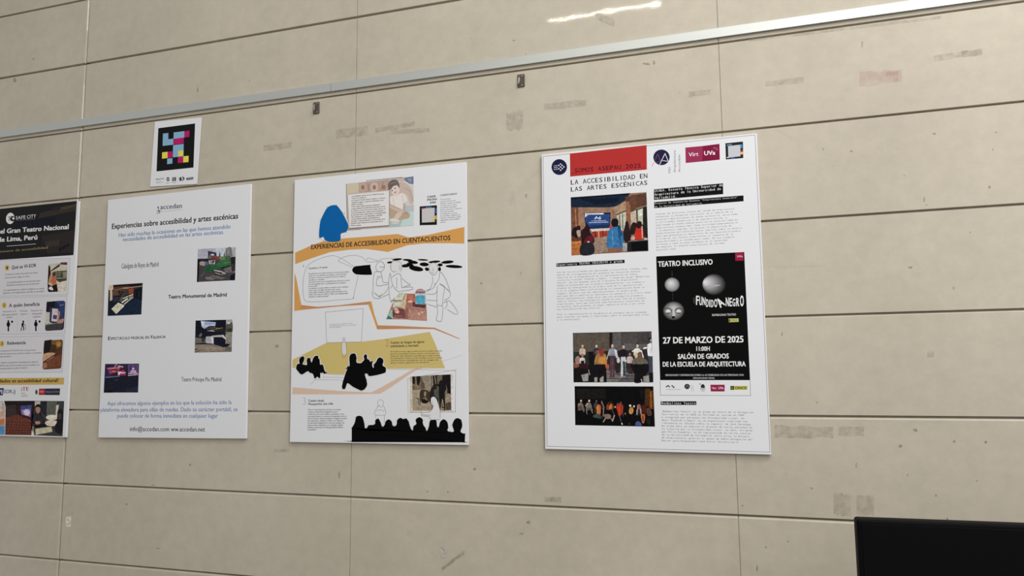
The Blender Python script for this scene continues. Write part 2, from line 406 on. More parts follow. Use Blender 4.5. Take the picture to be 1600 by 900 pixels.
# ------------------------------------------------------------------ posters: rigid white boards
BT = 0.010
BOARD = ink((226, 227, 230))
EDGE = simple('foam_board_edge', (0.82, 0.82, 0.81), 0.6)
def board(name, quad, label, cat, thick=BT, width=None):
    q = [P(x, y, thick) for x, y in quad]                 # TL TR BR BL
    if width: q[0] = q[1]-Vector((width, 0, 0)); q[3] = q[2]-Vector((width, 0, 0))
    c = sum(q, Vector())/4
    ex = ((q[1]-q[0])+(q[2]-q[3])); w = ex.length/2; ex.normalize()
    ez = Vector((-ex.z, 0, ex.x)); h = ((q[0]-q[3])+(q[1]-q[2])).length/2
    root = bpy.data.objects.new(name, None); COL.objects.link(root); root.empty_display_size = 0.05
    root.location = (c.x, 0, c.z-h/2); tag(root, label, cat)
    bm = bmesh.new(); box(bm, -w/2, w/2, -thick, -min(0.0016, thick*0.5), -h/2, h/2)
    bevel(bm, min(0.0006, thick*0.2), 1)
    M = Matrix(((ex.x, 0, ez.x, 0), (0, 1, 0, 0), (ex.z, 0, ez.z, h/2), (0, 0, 0, 1)))
    bm.transform(M)
    from_bm('board', bm, BOARD, root)
    return root
K0 = (14, 14, 15); BLUE_T = (88, 128, 178)
def PR(crop=None, n=1):
    p = Print(BT, crop); p.n = n; return p
WHT = (250, 250, 250)

# ================================================================== poster at the left edge of the view (dark header)
p0 = board('poster', [(30, 322), (124.5, 314), (101.5, 683.5), (0, 681)], 'white poster with a dark photographic header, cut off by the left edge of the photo', 'poster', width=0.594)
c = (0, 310, 9.477)
a = PR(c)
a.poly((38, 37, 38), [(-1400, 300), (1138, 38), (1088, 840), (-1400, 1000)])
a.poly((58, 52, 44), [(600, 215), (1130, 95), (1128, 180), (560, 300)])
a.poly((74, 66, 54), [(900, 130), (1131, 80), (1130, 120), (860, 190)])
a.poly((30, 32, 42), [(200, 330), (820, 270), (830, 400), (210, 450)])
a.poly((48, 44, 44), [(620, 560), (1105, 470), (1092, 800), (700, 820)])
a.poly((62, 56, 50), [(660, 640), (880, 610), (870, 700), (690, 720)])
a.poly((28, 26, 26), [(860, 740), (1040, 660), (1030, 700), (880, 790)])
for i in range(9): a.line((58+i % 3*6, 54, 52), .5, [(640+i*50, 560+i % 2*20), (600+i*52, 800)])
for i in range(7): a.line((52, 48, 62), .4, [(230+i*70, 340), (240+i*72, 420)])
a.poly((50, 40, 50), [(780, 130), (900, 110), (900, 170), (780, 190)])
a.put('header_photo', p0, 'dark photo of a theatre interior behind white title')
a = PR(c, 40)
a.ell(WHT, 152, 296, 62, 84, 8); a.ell((38, 37, 38), 186, 300, 34, 40, 5); a.ell(WHT, 198, 296, 16, 18)
a.text((30, 30, 32), 'S', (122, 330), (158, 326), 62, .02)
a.text((235, 235, 235), 'SAFE', (232, 312), (376, 300), 48, .012); a.text((235, 235, 235), 'CITY', (398, 300), (532, 284), 50, .012)
a.line((150, 150, 150), .35, [(240, 326), (520, 306)])
a.put('logo', p0)
a = PR(c, 40)
a.text(WHT, 'el Gran Teatro Nacional', (0, 522), (1016, 452), 66, .05)
a.text(WHT, 'de Lima, Perú', (-34, 646), (552, 606), 66, .05)
a.line((220, 220, 220), .6, [(100, 708), (530, 674)])
a.put('title_text', p0)
a = PR(c, 40)
a.text((150, 134, 86), 'Proyecto pionero de accesibilidad', (-330, 832), (706, 742), 32, .02)
a.put('subtitle_text', p0, 'gold subtitle text')
# panels
def panel(q):
    a = PR(None, 2); a.poly((188, 187, 192), [(q[0][0]-60, q[0][1]-.9), (q[1][0]+.8, q[1][1]-.9), (q[2][0]+.8, q[2][1]+1), (q[3][0]-60, q[3][1]+1)])
    a.poly((219, 217, 222), [(q[0][0]-60, q[0][1]), q[1], q[2], (q[3][0]-60, q[3][1])]); return a.put('text_panel', p0)
panel([(0, 409), (109.5, 404), (105.5, 460), (0, 464)])
panel([(0, 467.5), (104.5, 463), (101, 520.5), (0, 523)])
panel([(0, 528), (100, 524.5), (97, 581), (0, 582)])
def badge(x, y, s):
    a = PR(None, 8); a.ell((214, 178, 92), x, y, 3.6, 4.6); a.text((70, 55, 30), s, (x-1.2, y+2), (x+1.2, y+2), 4, .03); a.put('number_badge', p0)
badge(11, 418.5, '1'); badge(6.5, 477, '2'); badge(3, 537, '3')
a = PR(None, 8); a.text(K0, 'Qué es VI-SOR', (18, 420.5), (56.5, 417), 5.2, .03); a.put('heading_text', p0)
a = PR(None, 8); a.text(K0, 'A quién beneficia', (13.8, 480), (62, 477.5), 5.2, .03); a.put('heading_text', p0)
a = PR(None, 8); a.text(K0, 'Relevancia', (11, 538.8), (40, 537.6), 5.2, .03); a.put('heading_text', p0)
G1 = (92, 90, 92)
a = PR(None, 8)
for s, x0, y0, x1, y1 in (('El sistema de audio descripción de obras', 8, 430, 59, 427), ('para personas ciegas, en vivo y', 8, 435, 47, 432.6), ('La audiodescripción es una locución que', 11, 442.5, 63, 439.5),
                          ('describe las escenas para que las personas', 10.5, 446.8, 61, 444), ('Los espectadores reciben la señal en su móvil', 5.5, 454.6, 68.5, 451.8), ('gracias a una aplicación sencilla y accesible', 5, 459, 69, 456)):
    a.text(G1, s, (x0, y0), (x1, y1), 2.3, .02)
a.put('body_text', p0)
a = PR(None, 8)
for s, x0, y0, x1, y1 in (('Personas con', 5, 488, 25, 487), ('discapacidad', 3, 493, 26.5, 492), ('visual', 9.5, 497, 19, 496.5), ('Personas', 31.5, 487, 43, 486.6), ('mayores', 32, 491.8, 42.5, 491.4),
                          ('Personas con', 48.5, 486.7, 66.5, 485.8), ('discapacidad', 50, 491.3, 65.5, 490.7), ('cognitiva', 51, 496, 63.5, 495.4)):
    a.text(G1, s, (x0, y0), (x1, y1), 2.2, .02)
a.line((200, 200, 204), .4, [(28, 486), (27, 520)]); a.line((200, 200, 204), .4, [(46, 486), (45, 520)])
a.put('body_text', p0)
a = PR((0, 460, 6.923), 8)
a.text(G1, 'La propuesta de VI-SOR sirve a las personas', (-20, 618), (386, 608), 15, .02); a.text(G1, 'como herramienta que permite acceder a contenidos', (-20, 650), (448, 638), 15, .02); a.text(G1, 'audiovisuales', (-20, 682), (116, 676), 15, .02)
a.text(G1, 'Su objetivo es garantizar la participación cultural y', (-20, 746), (414, 736), 15, .02); a.text(G1, 'el disfrute pleno del arte escénico para que el público con', (-20, 778), (428, 768), 15, .02); a.text(G1, 'discapacidad acceda al teatro', (-20, 810), (300, 800), 15, .02)
a.put('body_text', p0)
def pict(cx, cy, name, kind):
    a = PR((0, 460, 6.923), 8); k = K0
    a.ell(k, cx, cy-52, 10, 12)
    if kind == 'walk':
        a.blob(k, [(cx-8, cy-40), (cx+6, cy-36), (cx+2, cy-8), (cx+10, cy+14), (cx+8, cy+44), (cx, cy+44), (cx-2, cy+14), (cx-12, cy+2), (cx-20, cy+44), (cx-30, cy+44), (cx-18, cy), (cx-20, cy-22)])
        a.line(k, .7, [(cx+2, cy-30), (cx+22, cy-12)]); a.line(k, .5, [(cx+24, cy-12), (cx+28, cy+42)]); a.v
    else:
        a.blob(k, [(cx-14, cy-38), (cx+14, cy-38), (cx+18, cy-5), (cx+8, cy+8), (cx+7, cy+54), (cx-7, cy+54), (cx-8, cy+8), (cx-18, cy-5)])
        a.blob(k, [(cx+28, cy-48), (cx+40, cy-60), (cx+52, cy-48), (cx+40, cy-32)])
    a.put('pictogram', p0)
pict(90, 342, 'a', 'stand'); pict(252, 346, 'b', 'walk'); pict(388, 340, 'c', 'stand')
def rrect(x0, y0, x1, y1, sk, sl, r, n=5):
    """rounded rectangle leaning by sk, top edge rising by sl"""
    pts = []
    for cx, cy, a0 in ((x0+r, y0+r, 180), (x1-r, y0+r, 270), (x1-r, y1-r, 0), (x0+r, y1-r, 90)):
        for i in range(n+1):
            t = math.radians(a0+90*i/n); pts.append((cx+r*math.cos(t), cy+r*math.sin(t)))
    return [(x+sk*(y1-y)/(y1-y0), y-sl*(x-x0)/(x1-x0)) for x, y in pts]
a = PR((60, 400, 12.857), 8)
a.poly((206, 200, 180), rrect(180, 160, 565, 725, 18, 28, 32))
a.poly((222, 212, 196), [(330, 480), (566, 500), (566, 700), (395, 722), (380, 560)])
a.poly((76, 74, 62), [(356, 300), (575, 292), (566, 492), (420, 528), (352, 480)]); a.poly((110, 112, 92), [(365, 310), (460, 305), (450, 400), (365, 420)]); a.poly((140, 136, 112), [(480, 320), (572, 310), (566, 420), (500, 430)])
a.line((160, 165, 160), 1.2, [(360, 448), (560, 440)]); a.line((60, 55, 48), .8, [(350, 475), (565, 460)])
a.poly((50, 38, 36), [(250, 290), (425, 160), (430, 205), (260, 310)]); a.poly((92, 58, 52), [(430, 170), (450, 130), (578, 126), (576, 180)])
a.poly((32, 30, 30), [(204, 190), (232, 200), (250, 330), (240, 420), (205, 520), (190, 690), (185, 560)])
a.blob((204, 150, 116), [(240, 380), (290, 310), (350, 295), (300, 350), (270, 400), (300, 560), (240, 560), (205, 510)])
a.blob((190, 112, 76), [(270, 410), (350, 420), (360, 540), (330, 590), (280, 570)]); a.poly((70, 58, 52), [(290, 330), (350, 310), (350, 400), (275, 410)])
a.poly((34, 26, 26), [(196, 560), (250, 600), (300, 590), (370, 560), (392, 716), (210, 724), (188, 690)]); a.blob((236, 226, 216), [(210, 640), (260, 610), (298, 670), (280, 690), (220, 670)])
a.put('printed_photo', p0)
a = PR((0, 460, 6.923), 8)
a.poly((42, 48, 74), rrect(486, 80, 690, 396, 18, 12, 26)); a.poly((28, 28, 34), [(505, 80), (600, 72), (590, 140), (530, 150), (524, 190), (500, 190)]); a.poly((52, 66, 112), [(610, 70), (690, 68), (704, 90), (690, 250), (650, 260), (640, 130)])
a.poly((206, 200, 190), [(498, 190), (540, 195), (535, 300), (590, 318), (486, 330)]); a.poly((58, 54, 66), [(540, 140), (648, 146), (630, 300), (550, 300)]); a.poly((212, 206, 222), [(566, 152), (628, 158), (616, 296), (556, 290)])
a.poly((92, 70, 96), [(575, 220), (620, 226), (612, 270), (570, 262)]); a.blob((190, 140, 126), [(630, 180), (650, 200), (640, 270), (690, 260), (680, 300), (620, 308)]); a.poly((70, 68, 66), [(488, 330), (680, 312), (670, 384), (500, 388)]); a.line((150, 145, 138), 1, [(490, 322), (680, 306)])
a.line((170, 180, 210), .6, [(650, 120), (695, 108)]); a.put('printed_photo', p0)
a = PR((0, 460, 6.923), 8)
a.poly((86, 60, 42), rrect(458, 500, 662, 814, 20, 12, 26)); a.poly((34, 30, 30), [(480, 500), (560, 488), (550, 560), (540, 620), (480, 640), (470, 600)]); a.poly((120, 88, 48), [(556, 500), (672, 488), (672, 560), (560, 620)]); a.ell((176, 132, 60), 632, 536, 26, 32)
a.poly((74, 54, 36), [(552, 540), (610, 550), (606, 620), (550, 630)]); a.blob((206, 164, 128), [(470, 650), (540, 630), (600, 640), (560, 690), (470, 730)]); a.line((30, 20, 18), 1.6, [(466, 736), (600, 650)]); a.poly((112, 66, 46), [(520, 710), (664, 640), (658, 800), (480, 806), (470, 760)])
for i in range(7): a.line((150, 100, 74), .5, [(500+i*24, 800-i*4), (540+i*18, 700-i*6)])
a.blob((170, 112, 84), [(468, 742), (500, 740), (510, 790), (470, 800)]); a.put('printed_photo', p0)
a = PR((0, 590, 9), 8); a.poly((206, 172, 98), [(-600, 12), (902, 0), (896, 98), (-600, 106)]); BN = a.put('banner', p0, 'gold banner strip')
a = PR((0, 590, 9), 20); a.text((52, 42, 26), '¡Aliados en accesibilidad cultural!', (-60, 70), (818, 62), 46, .035); a.put('banner_text', BN)
a = PR((0, 590, 9), 8)
a.poly((44, 42, 92), [(-120, 150), (55, 148), (40, 250), (-120, 252)]); a.text(WHT, 'VI', (-40, 232), (30, 232), 60, .03); a.text((62, 62, 104), 'SOR', (56, 222), (168, 220), 52, .02)
a.ell((62, 62, 104), 184, 208, 5, 16); a.curve((62, 62, 104), .9, [(196, 168), (212, 195), (200, 240)]); a.put('logo', p0)
a = PR((0, 590, 9), 8); a.text((176, 52, 62), 'iTE', (300, 190), (402, 182), 52, .02); a.text((120, 110, 112), 'Ente', (300, 228), (350, 226), 18); a.text((186, 90, 96), 'teatro', (300, 268), (392, 264), 18); a.line((176, 90, 96), .4, [(300, 244), (380, 240)]); a.put('logo', p0)
a = PR((0, 590, 9), 8); a.ell((92, 86, 80), 512, 204, 18, 34); a.poly((170, 48, 60), [(548, 155), (632, 154), (628, 244), (544, 246)]); a.poly((52, 50, 66), [(632, 154), (845, 152), (838, 246), (628, 245)])
a.text((228, 180, 180), 'PERÚ', (560, 212), (618, 210), 26, .02); a.text((150, 148, 160), 'Ministerio de Cultura', (642, 212), (828, 208), 24, .01); a.put('logo', p0)
a = PR((0, 590, 9), 8)
a.poly((52, 36, 36), [(58, 328), (490, 326), (440, 810), (72, 806), (80, 420)]); a.poly((108, 60, 48), [(80, 560), (250, 520), (440, 600), (440, 808), (76, 804)]); a.poly((38, 32, 36), [(60, 330), (485, 330), (470, 372), (260, 390), (80, 380)])
a.poly((64, 54, 52), [(90, 400), (220, 380), (230, 520), (100, 560)]); a.poly((84, 62, 108), [(285, 400), (448, 385), (432, 560), (300, 520)]); a.poly((150, 128, 178), [(290, 450), (430, 440), (430, 552), (310, 520)]); a.blob((222, 212, 232), [(330, 470), (380, 440), (420, 480), (400, 530), (350, 520)]); a.poly((66, 84, 148), [(288, 400), (440, 386), (434, 440), (290, 448)])
for i in range(8): a.line((134, 82, 66), .6, [(100+i*44, 800), (170+i*34, 560+i % 3*14)])
for i in range(5): a.line((80, 42, 36), .7, [(80, 620+i*40), (438, 640+i*34)])
a.put('printed_photo', p0)
a = PR((0, 590, 9), 8)
a.poly((64, 64, 64), [(492, 326), (902, 330), (880, 826), (480, 812), (436, 700), (440, 600)]); a.poly((98, 100, 92), [(660, 332), (800, 332), (790, 520), (650, 530)]); a.poly((188, 182, 172), [(490, 330), (570, 330), (560, 400), (490, 400)]); a.poly((42, 44, 54), [(570, 340), (660, 336), (650, 560), (570, 470)])
a.poly((210, 202, 188), [(790, 390), (830, 380), (800, 560), (780, 540)])
a.ell((232, 224, 204), 730, 560, 84, 38); a.ell((228, 216, 196), 725, 640, 92, 44); a.poly((206, 196, 168), [(498, 720), (720, 690), (740, 760), (500, 808)]); a.ell((240, 232, 214), 720, 548, 60, 18)
a.blob((30, 26, 30), [(440, 640), (470, 540), (500, 500), (500, 400), (540, 372), (572, 400), (570, 480), (590, 540), (630, 620), (600, 650), (520, 660), (420, 640)])
a.blob((172, 128, 112), [(505, 420), (560, 420), (566, 470), (535, 510), (508, 480)]); a.blob((54, 50, 56), [(470, 560), (520, 510), (580, 540), (620, 620), (560, 660), (480, 640)]); a.blob((190, 140, 122), [(495, 620), (560, 615), (560, 650), (510, 656)]); a.poly((24, 22, 26), [(480, 670), (640, 650), (660, 680), (500, 712)])
a.blob((34, 32, 36), [(810, 470), (855, 440), (884, 500), (872, 770), (790, 770), (768, 690), (800, 620)]); a.blob((74, 60, 60), [(820, 520), (860, 510), (860, 580), (830, 590)])
a.line((220, 190, 150), 1.3, [(462, 690), (476, 806)]); a.put('printed_photo', p0)
a = PR((0, 590, 9), 8); a.poly((214, 176, 152), [(-500, 330), (44, 330), (70, 420), (66, 806), (-500, 800)]); a.poly((196, 208, 206), [(-400, 340), (30, 330), (20, 480), (-300, 490)]); a.poly((196, 128, 84), [(-100, 600), (66, 580), (60, 660), (-100, 690)]); a.poly((96, 150, 196), [(-100, 700), (66, 670), (66, 804), (-100, 800)]); a.put('printed_photo', p0)

# ================================================================== small card with the coloured block code
nv = board('card', [(240, 191), (313, 183), (310, 288), (236, 291)], 'small white card with a black square of coloured blocks, under the rail on the left', 'card', thick=0.003)
c = (220, 170, 6.927)
BTsave = BT; BT = 0.003
a = PR(c); a.poly((26, 26, 28), [(189, 210), (588, 158), (570, 636), (170, 678)]); SQ = a.put('code_square', nv, 'black printed square')
SKY, MAG, YEL = (136, 178, 206), (186, 34, 106), (238, 216, 84)
for colr, cells in ((SKY, [[(240, 268), (298, 262), (298, 330), (352, 322), (352, 388), (236, 402)], [(356, 256), (470, 242), (470, 310), (354, 326)], [(350, 394), (464, 380), (462, 514), (404, 520), (346, 526)], [(286, 540), (343, 534), (341, 592), (285, 600)]]),
                    (MAG, [[(471, 243), (527, 236), (525, 303), (470, 311)], [(356, 325), (466, 312), (464, 374), (354, 388)], [(290, 466), (343, 459), (341, 526), (289, 533)], [(402, 522), (460, 515), (458, 582), (400, 588)]]),
                    (YEL, [[(231, 472), (290, 465), (289, 533), (229, 540)], [(406, 456), (461, 449), (460, 508), (404, 514)], [(461, 514), (518, 508), (516, 576), (459, 581)]])):
    for q in cells:
        a = PR(c, {SKY: 12, MAG: 16, YEL: 20}[colr]); a.poly(colr, q); a.put('colour_block', SQ, {SKY: 'light blue block', MAG: 'magenta block', YEL: 'yellow block'}[colr])
a = PR(c, 4)
a.text((50, 50, 54), 'NaviLens', (164, 772), (250, 760), 16, .03); a.text((120, 120, 124), 'app gratuita', (166, 796), (218, 790), 10); a.text((140, 140, 144), 'código accesible', (164, 808), (246, 798), 9); a.put('caption_text', nv)
a = PR(c, 4)
a.ell((60, 60, 62), 294, 762, 16, 22); a.ell((228, 227, 228), 294, 762, 7, 9); a.text((120, 120, 124), 'lugar', (272, 808), (312, 803), 10)
a.poly((60, 60, 62), [(340, 742), (382, 738), (380, 780), (338, 786)]); a.line((225, 225, 225), .6, [(350, 740), (348, 784)]); a.line((225, 225, 225), .6, [(366, 740), (364, 782)]); a.text((120, 120, 124), 'código', (334, 804), (384, 798), 10)
a.line((150, 150, 152), .3, [(406, 730), (400, 800)])
a.ell((60, 60, 62), 430, 760, 14, 22); a.poly((60, 60, 62), [(450, 728), (478, 754), (448, 786)]); a.ell((228, 227, 228), 450, 758, 8, 10)
a.poly((60, 60, 66), [(494, 748), (568, 738), (566, 764), (492, 772)]); a.text((200, 200, 205), 'ATEN', (502, 766), (560, 759), 14, .02); a.put('pictogram', nv)
BT = BTsave
# ================================================================== poster with four small photos and blue text
p1 = board('poster', [(171, 312), (393, 287.5), (383, 685), (151, 684)], 'white poster with four small photos, blue sentences and an email line, below the small card', 'poster')
cA = (140, 280, 4.5); cB = (140, 480, 4.092)
a = PR(cA); a.text((52, 62, 90), 'accedan', (496, 212), (648, 202), 33, .018); a.line((120, 130, 150), .35, [(500, 228), (648, 214)])
a.line((52, 62, 90), .9, [(482, 202), (490, 226)]); a.line((52, 62, 90), .8, [(490, 226), (474, 242)]); a.line((52, 62, 90), .8, [(488, 224), (494, 242)]); a.line((52, 62, 90), .8, [(472, 222), (502, 224)]); a.ell((52, 62, 90), 482, 198, 5, 6); a.put('logo', p1)
a = PR(cA); a.text(K0, 'Experiencias sobre accesibilidad y artes escénicas', (156, 350), (1044, 276), 36, .036); a.put('title_text', p1)
a = PR(cA); a.text((82, 120, 172), 'Han sido muchas la ocasiones en las que hemos atendido', (204, 406), (990, 346), 27, .016); a.text((82, 120, 172), 'necesidades de accesibilidad en las artes escénicas.', (234, 437), (944, 384), 27, .016); a.put('intro_text', p1, 'blue intro text')
a = PR(cA); a.text((40, 40, 42), 'Cabalgata de Reyes de Madrid', (224, 628), (484, 614), 34, .01); a.put('caption_text', p1)
a = PR(cA); a.text(K0, 'Teatro Monumental de Madrid', (552, 840), (964, 824), 25, .055); a.put('caption_text', p1)
a = PR(cB)
a.text(K0, 'E', (118, 211), (132, 210), 22, .04); a.text(K0, 'SPECTÁCULO MUSICAL EN', (134, 209), (380, 201), 16, .03); a.text(K0, 'V', (388, 201), (404, 200), 22, .04); a.text(K0, 'ALENCIA', (404, 201), (486, 197), 16, .03); a.put('caption_text', p1)
a = PR(cB); a.text((56, 56, 58), 'Teatro Príncipe Pío Madrid', (586, 474), (842, 474), 26, .014); a.put('caption_text', p1)
a = PR(cB)
a.text((92, 128, 176), 'Aquí ofrecemos algunos ejemplos en los que la solución ha sido la', (113, 628), (908, 620), 25, .016); a.text((92, 128, 176), 'plataforma elevadora para sillas de ruedas. Dado su carácter portátil, se', (70, 668), (946, 665), 25, .016); a.text((92, 128, 176), 'puede colocar de forma inmediata en cualquier lugar', (177, 706), (820, 707), 25, .016); a.put('body_text', p1, 'blue closing sentences')
a = PR(cB); a.text((44, 44, 46), 'info@accedan.com ww.accedan.net', (258, 792), (738, 795), 28, .016); a.put('contact_text', p1)

a = PR((300, 380, 13.84))
a.poly((74, 71, 74), [(125, 128), (945, 82), (930, 800), (105, 840)])
a.poly((182, 184, 198), [(125, 128), (945, 82), (942, 300), (600, 330), (120, 345)]); a.poly((200, 206, 220), [(500, 108), (720, 96), (720, 280), (540, 290)])
a.poly((38, 38, 44), [(120, 340), (400, 330), (400, 385), (118, 395)]); a.poly((60, 58, 76), [(345, 165), (530, 205), (530, 300), (345, 325)]); a.ell((216, 216, 226), 438, 250, 42, 20); a.poly((110, 100, 110), [(360, 270), (420, 240), (430, 300), (360, 320)])
a.poly((122, 74, 64), [(400, 310), (480, 270), (600, 290), (600, 360), (400, 362)]); a.poly((96, 58, 54), [(400, 330), (500, 318), (500, 362), (400, 362)])
for q in ([(576, 300), (600, 165), (618, 300)], [(684, 290), (700, 180), (718, 290)]): a.poly((64, 78, 76), q)
a.blob((124, 124, 122), [(735, 140), (800, 84), (850, 100), (862, 180), (880, 280), (800, 290), (725, 285)]); a.blob((150, 150, 148), [(760, 160), (800, 120), (810, 200), (770, 240)]); a.poly((176, 178, 180), [(862, 90), (944, 86), (942, 280), (880, 280)])
a.poly((42, 36, 40), [(835, 300), (942, 292), (938, 460), (845, 450)])
a.blob((178, 150, 150), [(160, 430), (220, 390), (290, 420), (280, 480), (200, 490)]); a.ell((40, 36, 40), 205, 490, 14, 18); a.poly((192, 190, 192), [(360, 370), (500, 365), (495, 450), (370, 455)]); a.ell((92, 60, 66), 460, 400, 24, 34); a.line((70, 66, 70), 1, [(400, 370), (410, 450)]); a.line((70, 66, 70), 1, [(430, 390), (440, 450)]); a.poly((90, 110, 140), [(285, 400), (350, 410), (350, 470), (280, 470)])
a.poly((72, 104, 72), [(610, 290), (830, 275), (835, 390), (610, 420)]); a.poly((104, 128, 88), [(610, 300), (720, 280), (720, 360), (620, 380)])
a.poly((52, 112, 68), [(500, 445), (690, 380), (840, 400), (830, 470), (640, 530), (560, 530)]); a.line((110, 150, 116), .8, [(700, 430), (840, 408)]); a.poly((30, 48, 36), [(610, 520), (830, 480), (830, 500), (660, 550)])
a.poly((44, 92, 62), [(278, 490), (480, 460), (560, 480), (560, 575), (470, 610), (340, 628), (280, 612)])
for i in range(8): a.line((30, 70, 46), .6, [(310+i*30, 490), (312+i*30, 610-i*3)])
for i in range(3): a.line((76, 130, 92), .5, [(400, 490+i*36), (550, 470+i*34)])
a.poly((112, 106, 106), [(690, 550), (935, 470), (932, 640), (720, 640)]); a.poly((58, 52, 54), [(845, 460), (938, 450), (935, 600), (860, 610)])
a.poly((124, 118, 110), [(275, 740), (400, 720), (500, 770), (440, 800), (320, 790)]); a.poly((110, 104, 102), [(390, 690), (520, 700), (720, 750), (640, 790), (500, 760)])
a.line((214, 210, 204), 1.3, [(480, 586), (640, 616), (716, 660)]); a.line((190, 184, 178), 1, [(500, 640), (640, 690), (700, 630)]); a.line((40, 36, 38), 1.2, [(500, 660), (640, 700)]); a.line((130, 124, 122), .7, [(180, 720), (280, 630)])
a.poly((24, 22, 24), [(105, 840), (122, 345), (160, 345), (140, 838)]); a.poly((24, 24, 40), [(830, 700), (935, 640), (930, 800), (820, 800)]); a.put('printed_photo', p1, 'photo of a green lifting platform in a yard')

a = PR((160, 435, 13.84))
a.poly((30, 34, 46), [(135, 150), (870, 98), (840, 780), (112, 812)])
a.poly((214, 196, 172), [(130, 150), (235, 140), (235, 240), (212, 250), (216, 460), (165, 490), (165, 260), (140, 250)]); a.poly((62, 40, 24), [(140, 250), (165, 260), (160, 400), (136, 410)])
a.poly((34, 26, 26), [(235, 140), (872, 98), (868, 170), (240, 200)]); a.poly((88, 62, 50), [(240, 190), (550, 160), (680, 190), (670, 360), (560, 350), (230, 380)]); a.poly((148, 78, 56), [(560, 230), (670, 210), (670, 350), (580, 330)]); a.poly((104, 72, 58), [(220, 290), (340, 270), (340, 350), (225, 370)])
a.line((206, 180, 148), 1.6, [(440, 212), (560, 206)]); a.line((150, 120, 96), 1, [(240, 260), (440, 215)]); a.line((196, 170, 150), 1, [(570, 200), (868, 165)]); a.poly((52, 50, 54), [(680, 200), (860, 180), (858, 250), (680, 260)])
for i in range(5): a.poly((58+i*6, 60+i*4, 70), [(340+i*20, 280+i*30), (560-i*20, 270+i*30), (560-i*24, 292+i*30), (330+i*20, 304+i*30)])
for x, y in ((365, 300), (430, 300), (400, 350)): a.ell((24, 20, 26), x, y, 22, 16)
a.poly((64, 60, 74), [(220, 400), (420, 420), (400, 510), (230, 500)]); a.line((30, 30, 40), 1.2, [(230, 470), (360, 500)]); a.line((30, 30, 40), 1.2, [(230, 430), (380, 450)]); a.poly((110, 112, 84), [(390, 420), (440, 400), (420, 500), (380, 490)])
a.line((216, 212, 190), 1.5, [(440, 440), (560, 385), (660, 350)]); a.line((232, 228, 210), 2.4, [(425, 520), (540, 440)]); a.line((206, 204, 190), 1.8, [(470, 560), (590, 460), (660, 405)]); a.poly((150, 148, 138), [(560, 420), (660, 370), (660, 400), (590, 470)])
a.poly((28, 42, 62), [(480, 580), (690, 420), (860, 300), (842, 775), (330, 790)]); a.poly((22, 24, 34), [(680, 250), (866, 180), (856, 480), (690, 420)]); a.line((60, 40, 40), .8, [(700, 260), (700, 380)]); a.line((60, 60, 72), .8, [(790, 260), (785, 400)])
a.poly((234, 230, 214), [(340, 525), (470, 580), (466, 605), (300, 770), (195, 660)]); a.poly((216, 210, 184), [(345, 545), (440, 585), (300, 740), (215, 655)]); a.line((190, 188, 160), .4, [(280, 610), (370, 660)]); a.put('printed_photo', p1, 'photo of a ramp at a theatre stage')

a = PR((298, 492, 13.847))
a.poly((40, 40, 46), [(105, 122), (905, 100), (885, 800), (85, 815)]); a.poly((24, 26, 40), [(105, 122), (760, 104), (750, 280), (560, 300), (120, 440)])
a.poly((196, 204, 222), [(215, 130), (540, 160), (530, 240), (400, 240), (300, 300), (240, 260)]); a.poly((150, 180, 220), [(300, 160), (540, 170), (525, 210), (310, 215)]); a.poly((220, 226, 238), [(225, 140), (300, 150), (290, 220), (250, 260)])
a.poly((176, 176, 172), [(765, 104), (905, 100), (895, 380), (760, 370)]); a.blob((90, 90, 82), [(770, 200), (830, 200), (900, 160), (898, 380), (770, 380)]); a.ell((238, 240, 240), 825, 180, 20, 18); a.poly((58, 58, 50), [(780, 300), (890, 290), (890, 370), (780, 370)])
a.poly((146, 142, 132), [(745, 380), (895, 370), (885, 780), (750, 790)])
for i in range(6): a.line((84+i*14, 84+i*12, 92), .8, [(300+i*50, 270+i % 2*30), (380+i*62, 320-i % 3*20)])
a.blob((198, 196, 196), [(350, 350), (460, 330), (520, 360), (420, 350)]); a.blob((28, 28, 44), [(200, 420), (300, 370), (440, 360), (740, 390), (740, 420), (500, 430), (320, 470), (200, 520)])
a.blob((110, 108, 106), [(180, 440), (230, 390), (240, 450), (190, 480)]); a.poly((112, 112, 106), [(100, 490), (310, 520), (310, 590), (95, 620)]); a.ell((50, 48, 46), 265, 550, 30, 36)
a.poly((176, 176, 184), [(330, 470), (490, 460), (495, 625), (320, 610)]); a.poly((214, 214, 222), [(440, 460), (495, 470), (495, 630), (440, 620)]); a.poly((190, 186, 184), [(460, 450), (700, 430), (760, 510), (750, 530), (680, 480), (480, 480)])
a.poly((26, 28, 44), [(500, 480), (680, 485), (755, 560), (740, 690), (690, 680), (500, 622)]); a.line((226, 226, 230), 1.6, [(695, 440), (760, 520)]); a.poly((36, 34, 36), [(750, 620), (860, 630), (800, 690), (740, 700)])
a.poly((142, 130, 116), [(92, 640), (500, 640), (700, 700), (885, 690), (885, 800), (85, 814)]); a.poly((156, 142, 128), [(180, 700), (500, 690), (700, 740), (400, 780)]); a.poly((108, 104, 100), [(750, 700), (886, 690), (884, 796), (750, 790)]); a.line((60, 52, 46), 1.3, [(90, 750), (150, 740)]); a.line((74, 62, 54), 1, [(90, 812), (220, 760)]); a.line((70, 66, 62), 1, [(94, 630), (300, 600)])
a.put('printed_photo', p1, 'photo of a pale platform on a paved street')

